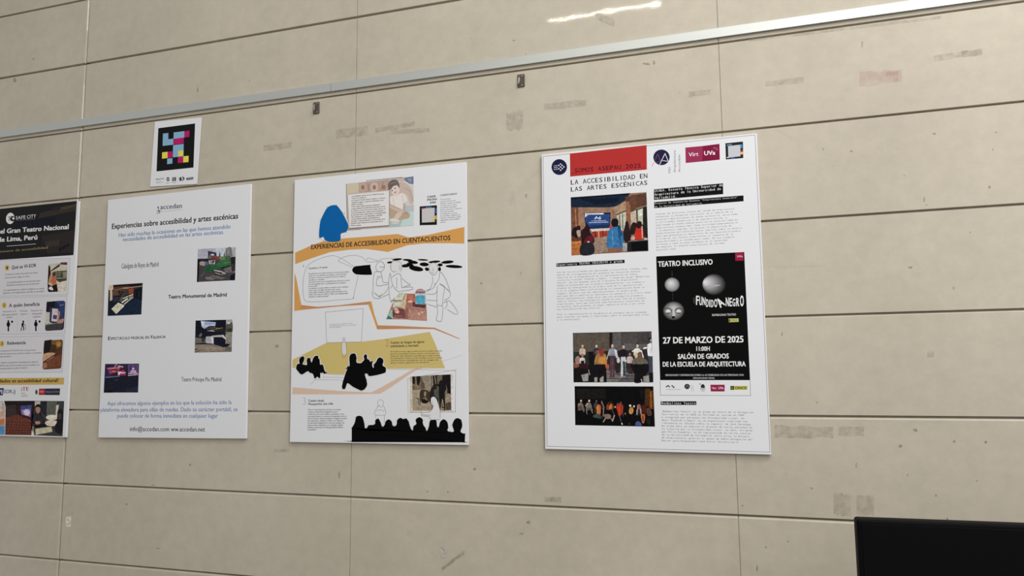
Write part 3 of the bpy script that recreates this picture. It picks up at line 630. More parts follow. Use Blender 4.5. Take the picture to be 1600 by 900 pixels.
a = PR((155, 560, 15))
a.poly((30, 32, 46), [(138, 130), (935, 122), (912, 800), (105, 803)]); a.poly((58, 38, 66), [(140, 140), (650, 130), (640, 400), (130, 430)])
a.poly((168, 82, 108), [(190, 230), (480, 210), (620, 320), (620, 390), (440, 400), (250, 350)]); a.poly((128, 44, 74), [(240, 270), (420, 240), (430, 330), (300, 350)]); a.blob((222, 110, 116), [(280, 300), (350, 285), (400, 310), (330, 330)]); a.poly((40, 34, 50), [(300, 350), (440, 330), (440, 390), (330, 400)])
a.line((226, 170, 190), 1.2, [(200, 235), (480, 215)]); a.line((230, 160, 186), 1.3, [(360, 200), (410, 140)]); a.line((230, 196, 206), 1.6, [(440, 180), (560, 200)]); a.poly((98, 30, 58), [(480, 210), (560, 240), (540, 300), (470, 290)])
a.poly((252, 226, 236), [(440, 310), (500, 300), (540, 330), (630, 330), (600, 352), (490, 350), (480, 392), (442, 390)]); a.poly((186, 40, 92), [(490, 352), (620, 350), (620, 400), (500, 400)]); a.poly((28, 20, 36), [(460, 290), (500, 270), (510, 300), (470, 310)])
a.poly((52, 46, 84), [(650, 140), (930, 128), (915, 360), (680, 360)])
for i in range(8): a.line((120+i*12 % 60, 104, 158), .9, [(690+i*30, 150), (685+i*29, 350)])
a.blob((206, 160, 204), [(740, 290), (800, 260), (870, 300), (860, 350), (730, 352)]); a.ell((244, 234, 248), 795, 235, 30, 12); a.poly((60, 56, 110), [(720, 170), (760, 180), (750, 280), (710, 260)])
a.line((214, 190, 220), 1.3, [(680, 355), (905, 350)]); a.line((200, 190, 214), 1.5, [(680, 400), (910, 378)])
a.line((92, 110, 148), 2, [(150, 445), (300, 432)]); a.line((110, 116, 150), 1.5, [(300, 435), (480, 415)]); a.poly((52, 52, 74), [(320, 480), (440, 480), (440, 520), (390, 530)])
a.line((70, 56, 110), 1, [(180, 250), (190, 420)]); a.line((90, 70, 130), 1, [(225, 240), (235, 400)]); a.poly((20, 20, 28), [(110, 770), (300, 740), (310, 803), (105, 803)]); a.poly((40, 44, 66), [(640, 720), (910, 640), (912, 780), (620, 790)])
a.put('printed_photo', p1, 'photo of a stage in pink and purple light')
# ================================================================== poster with orange bands, drawings and silhouettes
p2 = board('poster', [(461, 281), (729, 253.5), (731, 695), (452, 691)], 'white poster with an orange banner, line drawings and black silhouettes of an audience', 'poster')
cA = (440, 250, 5.293); cB = (440, 380, 5.333); cC = (440, 530, 5.293); cD = (560, 390, 6.924); cE = (470, 400, 11.25); cF = (455, 540, 9.697)
ORG, TAN, YLW, PCH = (212, 158, 88), (196, 140, 96), (206, 186, 118), (216, 190, 170)
BLK = (9, 9, 9); LN = (128, 127, 130); HALO = (246, 246, 246)
a = PR(cA, 2); a.poly(ORG, [(112, 766), (250, 705), (370, 662), (520, 648), (700, 634), (960, 612), (1050, 640), (1200, 622), (1512, 553), (1511, 692), (1400, 688), (1180, 690), (1040, 705), (880, 760), (700, 736), (560, 742), (400, 762), (250, 812), (112, 862)]); BN = a.put('banner', p2, 'orange banner band')
a = PR(cA, 12); a.text((44, 34, 34), 'EXPERIENCIAS DE ACCESIBILIDAD EN CUENTACUENTOS', (244, 738), (1396, 662), 37, .032); a.put('title_text', BN)
a = PR(cB, 3)
a.poly(ORG, [(107, 245), (122, 290), (165, 515), (300, 534), (300, 542), (105, 565)]); a.poly(TAN, [(165, 515), (300, 530), (470, 518), (745, 484), (756, 520), (740, 525), (722, 512), (500, 524), (300, 544), (150, 548)])
a.poly(ORG, [(722, 512), (748, 484), (772, 590), (804, 684), (795, 716), (760, 612)]); a.poly(TAN, [(795, 684), (1000, 690), (1280, 704), (1280, 716), (1000, 714), (795, 718)]); a.poly((190, 140, 100), [(1275, 704), (1485, 795), (1480, 799), (1270, 716)]); a.put('orange_ribbon', p2, 'orange ribbon zigzag')
a = PR(None, 2); a.poly(YLW, [(457, 562), (510, 535.7), (564.7, 534), (602, 529.5), (671.5, 518.5), (680, 537), (695.5, 575.5), (604, 576.3), (538, 585), (506, 584), (457, 574.5)]); a.put('yellow_floor', p2, 'yellow stage floor shape')
a = PR(cC, 4); a.poly(PCH, [(90, 398), (480, 428), (740, 440), (820, 400), (1000, 298), (1060, 262), (1110, 242), (1240, 226), (1110, 258), (1060, 290), (900, 400), (815, 452), (480, 456), (88, 456)]); a.line((168, 150, 130), .4, [(1110, 244), (1300, 192)]); a.line((176, 172, 170), .4, [(1300, 192), (1490, 133)]); a.put('peach_ribbon', p2, 'pale peach ribbon')
# plain blue shape by the inset photo
a = PR(cA, 60)
a.line((238, 240, 244), 1.6, [(306, 640), (312, 500), (372, 385), (452, 372), (520, 440), (552, 540), (535, 596), (482, 660), (370, 672)], True)
a.blob((14, 98, 166), [(310, 640), (318, 520), (345, 450), (385, 388), (450, 374), (492, 420), (525, 480), (552, 540), (536, 592), (490, 610), (480, 668), (372, 672), (345, 636)], 5); a.put('blue_shape', p2, 'plain blue rounded shape')

cK = (530, 270, 9.477)
a = PR(cK, 6)
a.poly((196, 180, 168), [(100, 165), (1100, 52), (1105, 782), (122, 852)])
a.poly((206, 196, 170), [(112, 170), (300, 148), (290, 290), (115, 310)]); a.poly((180, 158, 146), [(290, 150), (740, 100), (735, 260), (290, 290)])
for x, cl in ((350, (196, 168, 150)), (520, (206, 182, 170)), (660, (190, 160, 146))): a.blob(cl, [(x-45, 160), (x+40, 150), (x+50, 260), (x-40, 275)]); a.ell((150, 122, 112), x, 215, 26, 34)
a.line((120, 104, 98), .8, [(620, 250), (650, 140)]); a.line((128, 112, 106), .8, [(440, 270), (430, 170)]); a.line((90, 80, 78), .7, [(400, 118), (940, 66)]); a.line((130, 126, 124), .8, [(104, 168), (118, 800)])
a.poly((214, 206, 200), [(880, 120), (1100, 140), (1100, 480), (1000, 500), (900, 300)]); a.poly((108, 122, 150), [(960, 76), (1100, 54), (1100, 168), (1040, 160), (980, 120)]); a.poly((140, 156, 176), [(1000, 90), (1080, 80), (1060, 150)])
a.blob((200, 182, 172), [(890, 140), (980, 150), (1040, 200), (1080, 260), (1100, 420), (1050, 460), (1000, 330), (900, 280)]); a.line((160, 146, 140), .7, [(960, 220), (1050, 270), (1090, 420)])
a.poly((172, 196, 192), [(740, 600), (1000, 500), (1104, 480), (1105, 780), (738, 800)]); a.poly((196, 216, 212), [(1010, 560), (1105, 560), (1105, 780), (900, 790)]); a.poly((190, 192, 196), [(1010, 480), (1105, 478), (1105, 570), (1000, 580)])
a.blob((188, 164, 142), [(745, 480), (800, 500), (960, 560), (1040, 600), (1030, 670), (900, 695), (800, 690), (740, 640)]); a.line((128, 108, 96), .6, [(760, 520), (900, 590), (1020, 600)])
a.blob((228, 222, 216), [(755, 440), (760, 350), (860, 330), (940, 300), (1005, 400), (960, 450), (930, 540), (800, 500)]); a.line((176, 168, 164), .5, [(930, 330), (950, 430)]); a.line((176, 168, 164), .5, [(800, 370), (810, 480)])
a.blob((206, 184, 168), [(745, 475), (800, 480), (900, 530), (960, 550), (960, 590), (900, 590), (745, 515)]); a.blob((214, 196, 180), [(800, 690), (860, 590), (930, 590), (900, 660), (830, 710)]); a.line((140, 116, 104), .5, [(750, 480), (900, 535)])
a.blob((222, 218, 206), [(745, 700), (800, 675), (885, 700), (870, 750), (790, 750)]); a.line((130, 124, 116), .5, [(750, 725), (870, 735)]); a.line((120, 104, 96), .5, [(950, 450), (970, 560)])
a.blob((226, 206, 196), [(755, 230), (800, 190), (885, 210), (892, 290), (850, 340), (790, 320)]); a.blob((112, 102, 100), [(735, 250), (725, 170), (770, 110), (850, 105), (890, 170), (888, 230), (860, 180), (800, 200), (770, 240)]); a.line((150, 140, 136), .6, [(760, 160), (860, 140)]); a.line((80, 72, 72), .5, [(760, 200), (840, 160)])
a.ell((74, 58, 54), 782, 264, 10, 9, -20); a.ell((74, 58, 54), 826, 232, 10, 9, -20); a.ell((130, 82, 78), 832, 290, 20, 8, -25); a.line((210, 190, 184), .4, [(820, 296), (852, 282)]); a.ell((206, 182, 172), 905, 270, 14, 24)
a.poly((182, 156, 150), [(122, 830), (320, 815), (320, 840), (124, 852)]); a.put('inset_picture', p2, 'pale inset picture of a child seated cross-legged')
a = PR(cK, 160); a.poly((226, 225, 224), [(125, 322), (740, 262), (738, 778), (150, 818)]); a.line((120, 116, 116), .5, [(740, 262), (738, 778)]); a.line((130, 126, 126), .5, [(738, 778), (150, 820)]); a.line((188, 180, 168), .5, [(125, 322), (740, 262)]); TP = a.put('text_panel', p2)
a = PR(cK, 170)
rows = ['Accesibilidad desde de los CUENTOS para', 'todos los públicos', 'con apoyo visual, apoyo auditivo y lectura', 'cognitiva, juegos y espacios adaptados a las', 'edades del público', 'Todo cuento infantil requiere adaptación', 'comprendiendo las diferentes funciones de leer', 'la música, el uso de la voz de quien narra y el', 'uso de pictogramas y objetos que acompañan a', 'la narración para comprender el mensaje global', 'del cuentista. La voz adaptada y flexible', 'con las distintas edades acompañamiento', 'tocando y experimentando con el cuento todo', 'aquello que refuerza la narración de la', 'historia completa']
for i, (s, x1) in enumerate(zip(rows, (664, 402, 684, 655, 356, 606, 684, 684, 672, 690, 636, 600, 680, 645, 322))):
    y0 = 358+i*30.6; x0 = 182-i*.6
    a.text((78, 74, 74), s, (x0, y0), (x1, y0-(x1-x0)*.083+i*.6), 17, .028)
a.put('body_text', TP)
a = PR(cA, 6); a.text(K0, 'CASA', (1204, 314), (1276, 306), 16, .04); a.text(K0, 'PION·', (1204, 338), (1290, 330), 16, .04); a.text(K0, 'EAS', (1228, 360), (1276, 356), 16, .04); a.put('logo', p2)
a = PR(cA, 6); a.poly((30, 28, 28), [(1142, 384), (1285, 374), (1284, 536), (1142, 540)]); a.poly((198, 196, 196), [(1160, 402), (1266, 394), (1264, 512), (1160, 518)])
a.poly((146, 46, 60), [(1152, 396), (1180, 393), (1180, 402), (1152, 405)]); a.poly((70, 130, 170), [(1190, 390), (1240, 386), (1240, 394), (1190, 398)]); a.poly((206, 176, 80), [(1262, 460), (1282, 458), (1282, 490), (1262, 492)]); a.poly((60, 90, 160), [(1270, 400), (1282, 399), (1282, 440), (1270, 441)]); a.poly((200, 190, 110), [(1240, 500), (1268, 498), (1268, 512), (1240, 514)]); a.put('code_frame', p2, 'black square frame with colour specks')
a = PR(cA, 6); a.text((44, 42, 44), 'CASAPIONERAS', (1310, 300), (1450, 286), 15, .02); a.put('heading_text', p2)
a = PR(cA, 6)
for i, (s, x1) in enumerate((('Es una asociación', 1396), ('sin ánimo de lucro que', 1440), ('difunde cuentos accesibles', 1482), ('y teatro para niños', 1450), ('con distinta capacidad', 1446), ('lectora, jóvenes y mayores', 1490), ('que crean historias', 1424), ('y comparten su arte', 1452), ('en escuelas y bibliotecas', 1478), ('centros culturales y salas', 1482), ('adaptadas a todo público', 1474), ('nacida', 1354))):
    y = 330+i*17.2; a.text((110, 108, 110), s, (1312, y), (x1, y-(x1-1312)*.075), 9, .02)
a.put('body_text', p2)
# section 1
a = PR(cE, 4); a.text((24, 24, 26), 'Cuento a 3 voces', (138, 232), (470, 208), 30, .03); a.put('heading_text', p2)
a = PR(cE, 4)
for i, (s, x1) in enumerate((('Escenificación de un relato narrado por tres personas adultas', 846), ('dando voz a los distintos personajes y roles del relato', 806), ('narrador. Cuenta con apoyos sonoros y objetos', 786), ('táctiles y visuales', 416), ('La lectura cuenta con acompañamiento musical y sonoro.', 866), ('Se usa lenguaje claro y pictogramas para apoyar', 790), ('la narración', 292), ('La atención en esta sesión se centra en los sentidos', 832), ('tacto, oído y el olfato durante cada cuento', 696), ('todo público infantil y adulto puede participar en el', 808), ('relato, para que los niños y niñas con discapacidad', 828), ('sientan el cuento propio', 486))):
    y = 322+i*36.8; a.text((58, 56, 58), s, (138, y), (x1, y-(x1-138)*(.05-.0012*i)), 21, .025)
a.put('body_text', p2)
a = PR(cE, 4); a.text((150, 130, 116), '1', (40, 190), (54, 189), 30); a.put('section_number', p2)
a = PR(cB, 5)
for pts in ([(180, 300), (196, 230), (216, 190), (270, 150), (360, 115), (440, 105), (500, 130), (560, 165), (600, 195)], [(470, 146), (500, 122), (560, 105), (620, 102), (680, 122), (695, 150)], [(470, 150), (520, 170), (585, 200)],
            [(706, 150), (722, 125), (800, 150), (706, 158)], [(180, 300), (178, 400), (190, 470), (230, 488), (330, 486), (480, 472), (590, 464), (600, 450)], [(638, 270), (620, 350), (596, 460)], [(800, 150), (850, 130), (1000, 126)]):
    a.curve(LN, .5, pts)
a.put('line_drawing', p2, 'thin grey drawing of a house outline')
a = PR(cB, 8); a.line(HALO, 2.2, [(590, 215), (610, 195), (735, 181), (752, 255), (740, 262), (620, 262)], True); a.blob(BLK, [(588, 222), (606, 196), (650, 188), (733, 181), (740, 200), (753, 252), (745, 263), (690, 264), (625, 260), (598, 244)], 3); a.put('black_shape', p2, 'black half-oval shape')
CL = [(340, 138, 32, 11, -8), (418, 107, 55, 11, -5), (530, 112, 50, 11, 3), (590, 136, 55, 18, 8), (512, 175, 45, 18, -4), (625, 206, 78, 27, 10), (560, 165, 40, 20, 20), (698, 111, 58, 9, 3), (712, 160, 50, 21, 3), (822, 132, 66, 13, -5), (742, 212, 24, 18, 20), (885, 165, 28, 16, 0), (965, 135, 67, 17, -5), (1034, 183, 92, 17, 3), (878, 212, 16, 22, 0)]
for e in CL:
    a = PR(cD, 8); a.ell(HALO, e[0], e[1], e[2]+8, e[3]+8, e[4]); a.n = 16; a.ell(BLK, *e); a.put('cloud_blot', p2, 'black oval blot')
a = PR(cD, 40)
for q in ([(345, 190), (360, 140), (410, 122), (455, 140), (465, 190), (430, 235), (370, 240)], [(765, 190), (785, 150), (830, 145), (858, 190), (850, 240), (815, 275), (775, 250)]): a = PR(cD, 40); a.blob((222, 221, 223), q); a.put('head_patch', p2, 'white patch behind a drawn head')
a = PR(cD, 44)
for pts in ([(190, 180), (210, 140), (250, 130), (280, 160), (280, 200), (250, 235), (210, 235), (190, 205), (190, 180)], [(230, 185), (265, 190), (280, 180)], [(176, 240), (160, 330), (160, 430), (150, 460), (165, 515), (220, 528), (330, 480)], [(165, 460), (215, 500), (260, 490), (310, 440), (322, 400)], [(180, 240), (240, 242), (256, 300), (272, 355), (330, 352)], [(210, 280), (195, 360), (212, 392), (330, 372)], [(215, 320), (225, 290), (250, 300)], [(190, 480), (230, 510), (250, 480)]):
    a.curve(LN, .5, pts, sub=4)
a.put('line_drawing', p2, 'thin grey drawing of a seated woman')
a = PR(cD, 44)
for pts in ([(345, 190), (360, 140), (410, 122), (455, 140), (470, 190), (455, 240)], [(350, 150), (352, 210), (375, 240), (400, 230)], [(440, 170), (450, 200), (438, 215)], [(345, 250), (330, 320), (332, 450), (345, 545), (380, 550), (385, 520)], [(345, 255), (370, 380), (420, 445), (450, 455)], [(360, 300), (420, 260), (458, 275), (462, 330), (470, 412)], [(415, 300), (415, 420)], [(470, 310), (530, 360), (560, 380), (490, 400)], [(470, 412), (570, 402), (588, 425), (560, 435), (460, 450)], [(370, 380), (350, 420)]):
    a.curve(LN, .5, pts, sub=4)
a.put('line_drawing', p2, 'thin grey drawing of a seated man leaning in')
a = PR(cD, 44)
for pts in ([(765, 190), (785, 150), (830, 145), (858, 190), (850, 240), (815, 275), (775, 250), (765, 190)], [(800, 200), (812, 222), (800, 230)], [(785, 245), (815, 255)], [(800, 290), (803, 350), (775, 420), (730, 445)], [(820, 390), (870, 320), (885, 240), (940, 310), (985, 430), (975, 445), (920, 390), (880, 370)], [(830, 360), (815, 410), (740, 450)], [(740, 480), (820, 480), (855, 440)], [(855, 390), (850, 480), (850, 598)], [(880, 375), (930, 410), (915, 520), (905, 600), (850, 600)], [(940, 410), (995, 470), (980, 520), (930, 545)],
            [(850, 602), (858, 680), (842, 755), (870, 775), (900, 765), (915, 640), (905, 600)], [(920, 580), (950, 560), (960, 600), (935, 640)], [(950, 560), (985, 555), (1040, 620), (1075, 680), (1050, 698), (960, 645)], [(740, 545), (850, 552)], [(750, 590), (845, 620)]):
    a.curve(LN, .5, pts, sub=4)
a.put('line_drawing', p2, 'thin grey drawing of a kneeling man')

cG = (595, 440, 12.86)
a = PR(cG, 8)
a.poly((172, 126, 112), [(520, 240), (905, 250), (920, 560), (930, 790), (480, 760), (110, 755), (240, 420), (380, 250), (500, 220)])
a.poly((206, 212, 198), [(380, 215), (520, 225), (430, 400), (240, 390), (300, 310)]); a.poly((226, 216, 196), [(260, 320), (440, 320), (420, 380), (250, 375)]); a.line((96, 92, 84), 1, [(200, 415), (240, 372), (420, 385)]); a.poly((200, 208, 190), [(250, 410), (480, 400), (460, 500), (240, 520)]); a.poly((230, 222, 204), [(300, 420), (390, 410), (380, 470), (280, 480)])
a.poly((150, 196, 176), [(110, 752), (190, 590), (240, 560), (240, 740)]); a.poly((70, 110, 104), [(108, 752), (150, 680), (220, 730), (220, 756)]); a.poly((216, 190, 160), [(400, 520), (480, 250), (525, 250), (490, 560)]); a.line((130, 90, 74), .7, [(430, 390), (500, 250)])
a.poly((126, 74, 74), [(235, 560), (300, 520), (480, 560), (490, 740), (250, 715)]); a.ell((216, 160, 140), 325, 600, 50, 38, 20); a.ell((240, 214, 190), 330, 612, 16, 20); a.line((200, 150, 150), .7, [(270, 690), (410, 690)]); a.line((66, 38, 38), 1, [(240, 600), (250, 700)]); a.poly((226, 186, 176), [(250, 540), (320, 520), (350, 560), (280, 580)])
a.poly((176, 108, 92), [(530, 250), (680, 245), (680, 480), (520, 470)]); a.ell((198, 120, 92), 600, 330, 46, 60); a.ell((226, 186, 176), 590, 400, 50, 24); a.poly((110, 66, 66), [(640, 410), (680, 400), (700, 470), (900, 480), (890, 535), (640, 500)])
a.poly((190, 214, 220), [(690, 240), (905, 250), (910, 440), (700, 450)]); a.blob((96, 172, 200), [(705, 300), (760, 275), (860, 280), (890, 340), (870, 440), (740, 450), (700, 390)]); a.ell((80, 180, 190), 775, 350, 26, 50); a.poly((84, 56, 60), [(690, 450), (905, 470), (890, 530), (680, 500)])
a.blob((170, 130, 134), [(700, 200), (740, 155), (820, 148), (890, 185), (885, 235), (700, 235)]); a.line((90, 62, 66), .8, [(715, 210), (880, 215)]); a.line((226, 206, 206), .7, [(740, 180), (860, 178)])
a.poly((186, 140, 124), [(500, 560), (900, 570), (925, 780), (580, 770)]); a.ell((236, 206, 176), 768, 648, 20, 24); a.ell((226, 196, 186), 824, 622, 26, 20); a.line((150, 100, 90), .6, [(600, 560), (900, 580)]); a.poly((150, 104, 92), [(490, 520), (560, 540), (540, 750), (490, 740)]); a.put('printed_photo', p2, 'cut-out photo of a board game on a table')
# section 2
a = PR(cB, 5); a.line(LN, .5, [(365, 575), (680, 545), (665, 822), (375, 828)], True)
a.put('line_drawing', p2, 'thin grey outline of a projection screen')
a = PR(cB, 5); a.text((150, 148, 150), 'La lengua de signos acompaña al cuento', (398, 682), (590, 670), 9, .01); a.text((150, 148, 150), 'y los subtítulos muestran la narración del relato', (398, 695), (620, 685), 9, .01); a.text((150, 148, 150), 'sobre la pantalla', (398, 706), (490, 703), 9, .01); a.put('body_text', p2)
a = PR(cC, 5); a.blob((216, 214, 212), [(502, 20), (515, -10), (530, 20), (536, 80), (535, 122), (502, 120), (498, 60)], 3); a.curve((120, 118, 116), .5, [(502, 20), (496, 60), (502, 120), (512, 155), (536, 122), (534, 60), (528, 20)]); a.ell((216, 214, 212), 516, 0, 11, 14); a.curve((120, 118, 116), .4, [(505, 0), (516, -14), (527, 0), (516, 14), (505, 0)]); a.put('line_drawing', p2, 'small white figure of a standing person')
a = PR(cC, 6); a.text((196, 150, 90), '2', (858, 62), (888, 60), 62); a.put('section_number', p2)
a = PR(cC, 6); a.text((56, 50, 36), 'Cuento en lengua de signos', (900, 38), (1180, 30), 20, .03); a.text((56, 50, 36), 'subtitulado y narrado', (900, 66), (1134, 60), 19, .03); a.put('heading_text', p2)
a = PR(cC, 6)
for i, (s, x1) in enumerate((('En la sesión se narra y signa el cuento a la vez en el mismo escenario,', 1330), ('para la comunidad sorda y oyente, el narrador y la', 1310), ('intérprete. Hay subtítulos en pantalla que recogen el texto', 1314), ('de la narración y ofrecen a todo el público acceso al cuento', 1328), ('oral de forma simultánea con la imagen de', 1296), ('apoyo visual y gestual a la narración', 1222))):
    y = 108+i*18.6; a.text((78, 70, 46), s, (900, y), (x1, y-(x1-900)*.016), 11, .025)
a.put('body_text', p2)
for pts in ([(380, 290), (520, 296)], [(340, 312), (520, 318)], [(300, 335), (500, 338)], [(240, 375), (280, 335), (300, 335)], [(880, 250), (1100, 250), (1440, 262)]):
    a = PR(cC, 5); a.line((150, 149, 152), .45, pts); a.put('stage_line', p2, 'thin grey line of the stage steps')
def silhouette(crop, pts, label):
    a = PR(crop, 20); a.line(HALO, 2.4, pts, True); a.n = 60; a.blob(BLK, pts, 3); a.put('audience_silhouette', p2, label)
silhouette(cF, [(75, 345), (90, 280), (125, 275), (120, 230), (130, 190), (160, 165), (190, 165), (198, 200), (185, 250), (165, 275), (200, 290), (240, 290), (235, 230), (245, 195), (270, 183), (290, 195), (295, 230), (310, 260), (330, 200), (350, 165), (380, 152), (410, 160), (410, 190), (430, 210), (438, 290), (465, 285), (485, 305), (500, 360), (515, 395), (540, 410), (500, 428), (478, 405), (460, 420), (440, 385), (440, 485), (415, 488), (395, 470), (355, 500), (330, 430), (280, 410), (250, 385), (160, 438), (100, 385)], 'black silhouette of three seated people')
silhouette(cF, [(770, 620), (785, 540), (830, 400), (850, 350), (830, 350), (860, 310), (885, 310), (880, 180), (905, 130), (945, 117), (975, 130), (990, 190), (990, 255), (1050, 265), (1075, 250), (1110, 205), (1097, 170), (1115, 135), (1140, 135), (1150, 170), (1145, 195), (1180, 215), (1200, 250), (1215, 235), (1240, 235), (1225, 275), (1235, 330), (1255, 330), (1250, 290), (1290, 240), (1310, 195), (1345, 180), (1385, 200), (1398, 240), (1385, 300), (1430, 330), (1435, 370), (1420, 410), (1300, 445), (1180, 462), (1160, 430), (1115, 430), (1140, 520), (1150, 600), (1110, 660), (1060, 680), (1000, 655), (930, 620), (880, 580), (850, 570), (835, 600), (815, 655), (780, 655)], 'black silhouette of a larger seated group')
silhouette(cC, [(580, 842), (580, 842), (580, 842), (580, 735), (580, 735), (605, 690), (615, 645), (640, 633), (668, 645), (685, 700), (690, 755), (700, 745), (720, 712), (770, 705), (775, 670), (800, 657), (820, 690), (830, 722), (850, 715), (860, 680), (885, 663), (910, 680), (920, 718), (950, 710), (955, 670), (980, 650), (1005, 660), (1030, 655), (1050, 680), (1065, 730), (1085, 755), (1090, 720), (1115, 700), (1108, 665), (1140, 645), (1168, 665), (1168, 700), (1190, 735), (1200, 762), (1218, 720), (1225, 680), (1250, 658), (1280, 675), (1285, 720), (1300, 725), (1310, 685), (1340, 662), (1370, 685), (1378, 730), (1370, 755), (1390, 765), (1425, 762), (1412, 710), (1430, 665), (1455, 653), (1485, 668), (1494, 720), (1480, 765), (1518, 785), (1518, 785), (1515, 852), (1515, 852), (1515, 852)], 'black silhouette of a row of spectators seen from behind')
# section 3
a = PR(cC, 6); a.text((200, 196, 196), '3', (176, 544), (204, 542), 62); a.put('section_number', p2)
a = PR(cC, 6); a.text((44, 42, 44), 'Cuento visual,', (220, 518), (352, 516), 19, .03); a.text((44, 42, 44), 'Mosquerito una vida', (220, 545), (426, 541), 18, .03); a.put('heading_text', p2)
a = PR(cC, 6)
for i, (s, x1) in enumerate((('Sobre un relato ilustrado narrado por un adulto', 490), ('visuales y dispositivos adaptados para la', 464), ('proyección, para que el público acompañe en vivo', 516), ('su propia historia. La escena de fotografías sobre el', 536), ('barrio de ficción, llena de palabras e imágenes a todos', 538), ('los asistentes, adultos y niños con diversa', 508), ('En una función adaptada con recursos sencillos a la', 518), ('lectura visual, realizada por la compañía, público', 510), ('infantil y personas con discapacidad auditiva', 508), ('que asistieron', 284))):
    y = 588+i*18.3; a.text((74, 72, 74), s, (218-i*.3, y), (x1, y-(x1-218)*.004), 11, .025)
a.put('body_text', p2)
cH = (630, 570, 10)
a = PR(cC, 5)
for pts in ([(800, 560), (795, 520), (815, 500), (840, 515), (838, 550), (820, 560), (805, 545)], [(800, 550), (775, 590), (770, 620), (790, 628), (850, 628), (862, 600), (845, 555)], [(785, 590), (820, 585), (850, 595)], [(780, 630), (778, 655)], [(850, 630), (850, 690)]): a.curve(LN, .5, pts)
a.put('line_drawing', p2, 'thin grey drawing of a standing woman')
a = PR(cH, 5)
a.line(LN, .45, [(60, 220), (830, 75)]); a.line(LN, .5, [(820, 90), (815, 740)]); a.line(LN, .4, [(70, 215), (80, 760)]); a.line(LN, .5, [(100, 745), (820, 738)])
a.poly((206, 196, 172), [(105, 185), (770, 140), (770, 725), (105, 740)])
a.poly((126, 112, 94), [(140, 182), (740, 150), (750, 708), (150, 715)]); a.poly((166, 152, 130), [(145, 400), (270, 390), (440, 520), (440, 712), (150, 715)]); a.poly((150, 138, 120), [(300, 180), (440, 165), (430, 400), (340, 380)]); a.poly((156, 142, 122), [(660, 470), (745, 420), (748, 580), (665, 600)]); a.poly((86, 72, 58), [(665, 600), (748, 575), (750, 708), (670, 708)])
for q in ([(142, 184), (182, 182), (184, 290), (165, 310), (148, 290)], [(205, 182), (270, 178), (268, 260), (240, 330), (215, 290)]): a.poly((34, 30, 28), q)
a.blob((96, 84, 70), [(275, 200), (300, 250), (330, 300), (335, 370), (290, 370), (280, 300)]); a.line((80, 70, 58), 1, [(150, 330), (180, 380)]); a.line((170, 158, 138), .8, [(190, 320), (240, 350)])
a.line((150, 134, 112), 1.1, [(260, 385), (340, 380), (430, 420)]); a.blob((66, 54, 44), [(270, 400), (340, 390), (420, 430), (440, 500), (400, 580), (300, 590), (260, 530)]); a.blob((150, 134, 116), [(330, 420), (360, 430), (350, 500), (325, 470)]); a.blob((28, 24, 22), [(295, 560), (350, 530), (385, 570), (370, 600), (310, 600)]); a.blob((130, 114, 96), [(300, 520), (360, 510), (380, 560), (340, 540)]); a.line((50, 42, 36), 1, [(210, 520), (250, 540), (240, 620)]); a.line((60, 50, 42), 1, [(270, 540), (260, 640)])
a.poly((40, 34, 32), [(440, 165), (560, 158), (560, 340), (460, 330)]); a.line((190, 178, 156), .8, [(455, 170), (465, 320)]); a.line((180, 168, 148), .8, [(490, 165), (510, 300)]); a.blob((110, 98, 84), [(530, 180), (600, 170), (600, 250), (540, 300)]); a.blob((44, 38, 34), [(420, 420), (470, 330), (540, 370), (550, 560), (500, 600), (420, 590)]); a.blob((86, 84, 82), [(480, 400), (545, 380), (550, 520), (500, 500)])
a.blob((28, 28, 28), [(555, 300), (600, 240), (660, 280), (672, 380), (650, 440), (655, 700), (620, 690), (600, 560), (580, 690), (565, 600)]); a.poly((30, 24, 28), [(610, 160), (740, 152), (742, 460), (690, 440), (670, 300), (610, 240)]); a.line((196, 186, 166), 1, [(612, 540), (630, 660)]); a.line((120, 108, 90), .8, [(672, 330), (690, 400)]); a.line((216, 206, 186), .7, [(590, 690), (640, 690)])
a.poly((222, 220, 222), [(745, 142), (778, 140), (780, 730), (752, 732)]); a.put('printed_photo', p2, 'sepia photo of a dog lying in a street')
a = PR(cH, 140)
WF = (222, 221, 224)
a.blob(WF, [(432, 560), (440, 515), (480, 500), (520, 540), (545, 620), (540, 640), (470, 640), (440, 610)]); a.poly(WF, [(470, 630), (555, 630), (580, 720), (580, 850), (440, 860), (400, 800), (290, 790), (280, 740), (320, 725), (420, 735), (460, 690)])
for pts in ([(470, 625), (455, 690), (400, 740), (320, 745), (285, 735), (290, 790)], [(555, 640), (575, 720), (578, 830)], [(300, 760), (330, 780), (430, 790)], [(460, 560), (450, 610), (470, 625)]): a.curve((120, 118, 122), .5, pts)
a.put('line_drawing', p2, 'white figure of a woman reaching forward')
# ================================================================== poster with the red block and the black theatre notice
p3 = board('poster', [(846, 242), (1182, 208), (1206, 711), (852, 701)], 'white poster with a red block at top and a black theatre notice, rightmost', 'poster')
c1 = (840, 205, 8.572); c2 = (1010, 205, 7.2); c3 = (850, 400, 7.5); c4 = (1010, 290, 8.183); c5 = (1015, 385, 6.669); c6 = (1015, 500, 7.2); c7 = (1015, 590, 7.2)
a = PR(None, 1); a.line((148, 146, 150), .8, [(848.6, 244.5), (1179.6, 211), (1203, 706.4), (855, 697.3)], True); a.put('border_line', p3, 'thin grey border line')
NAVY = (32, 32, 66)
a = PR(c1, 2); a.ell(NAVY, 290, 480, 104, 106)
for i in range(3): a.line((206, 206, 216), .8, [(220, 464+i*24), (268, 462+i*24)])
for x, y in ((284, 458), (308, 440), (330, 458), (352, 478), (330, 500), (308, 522), (284, 502), (308, 480)): a.ell((236, 236, 244), x, y, 9, 9)
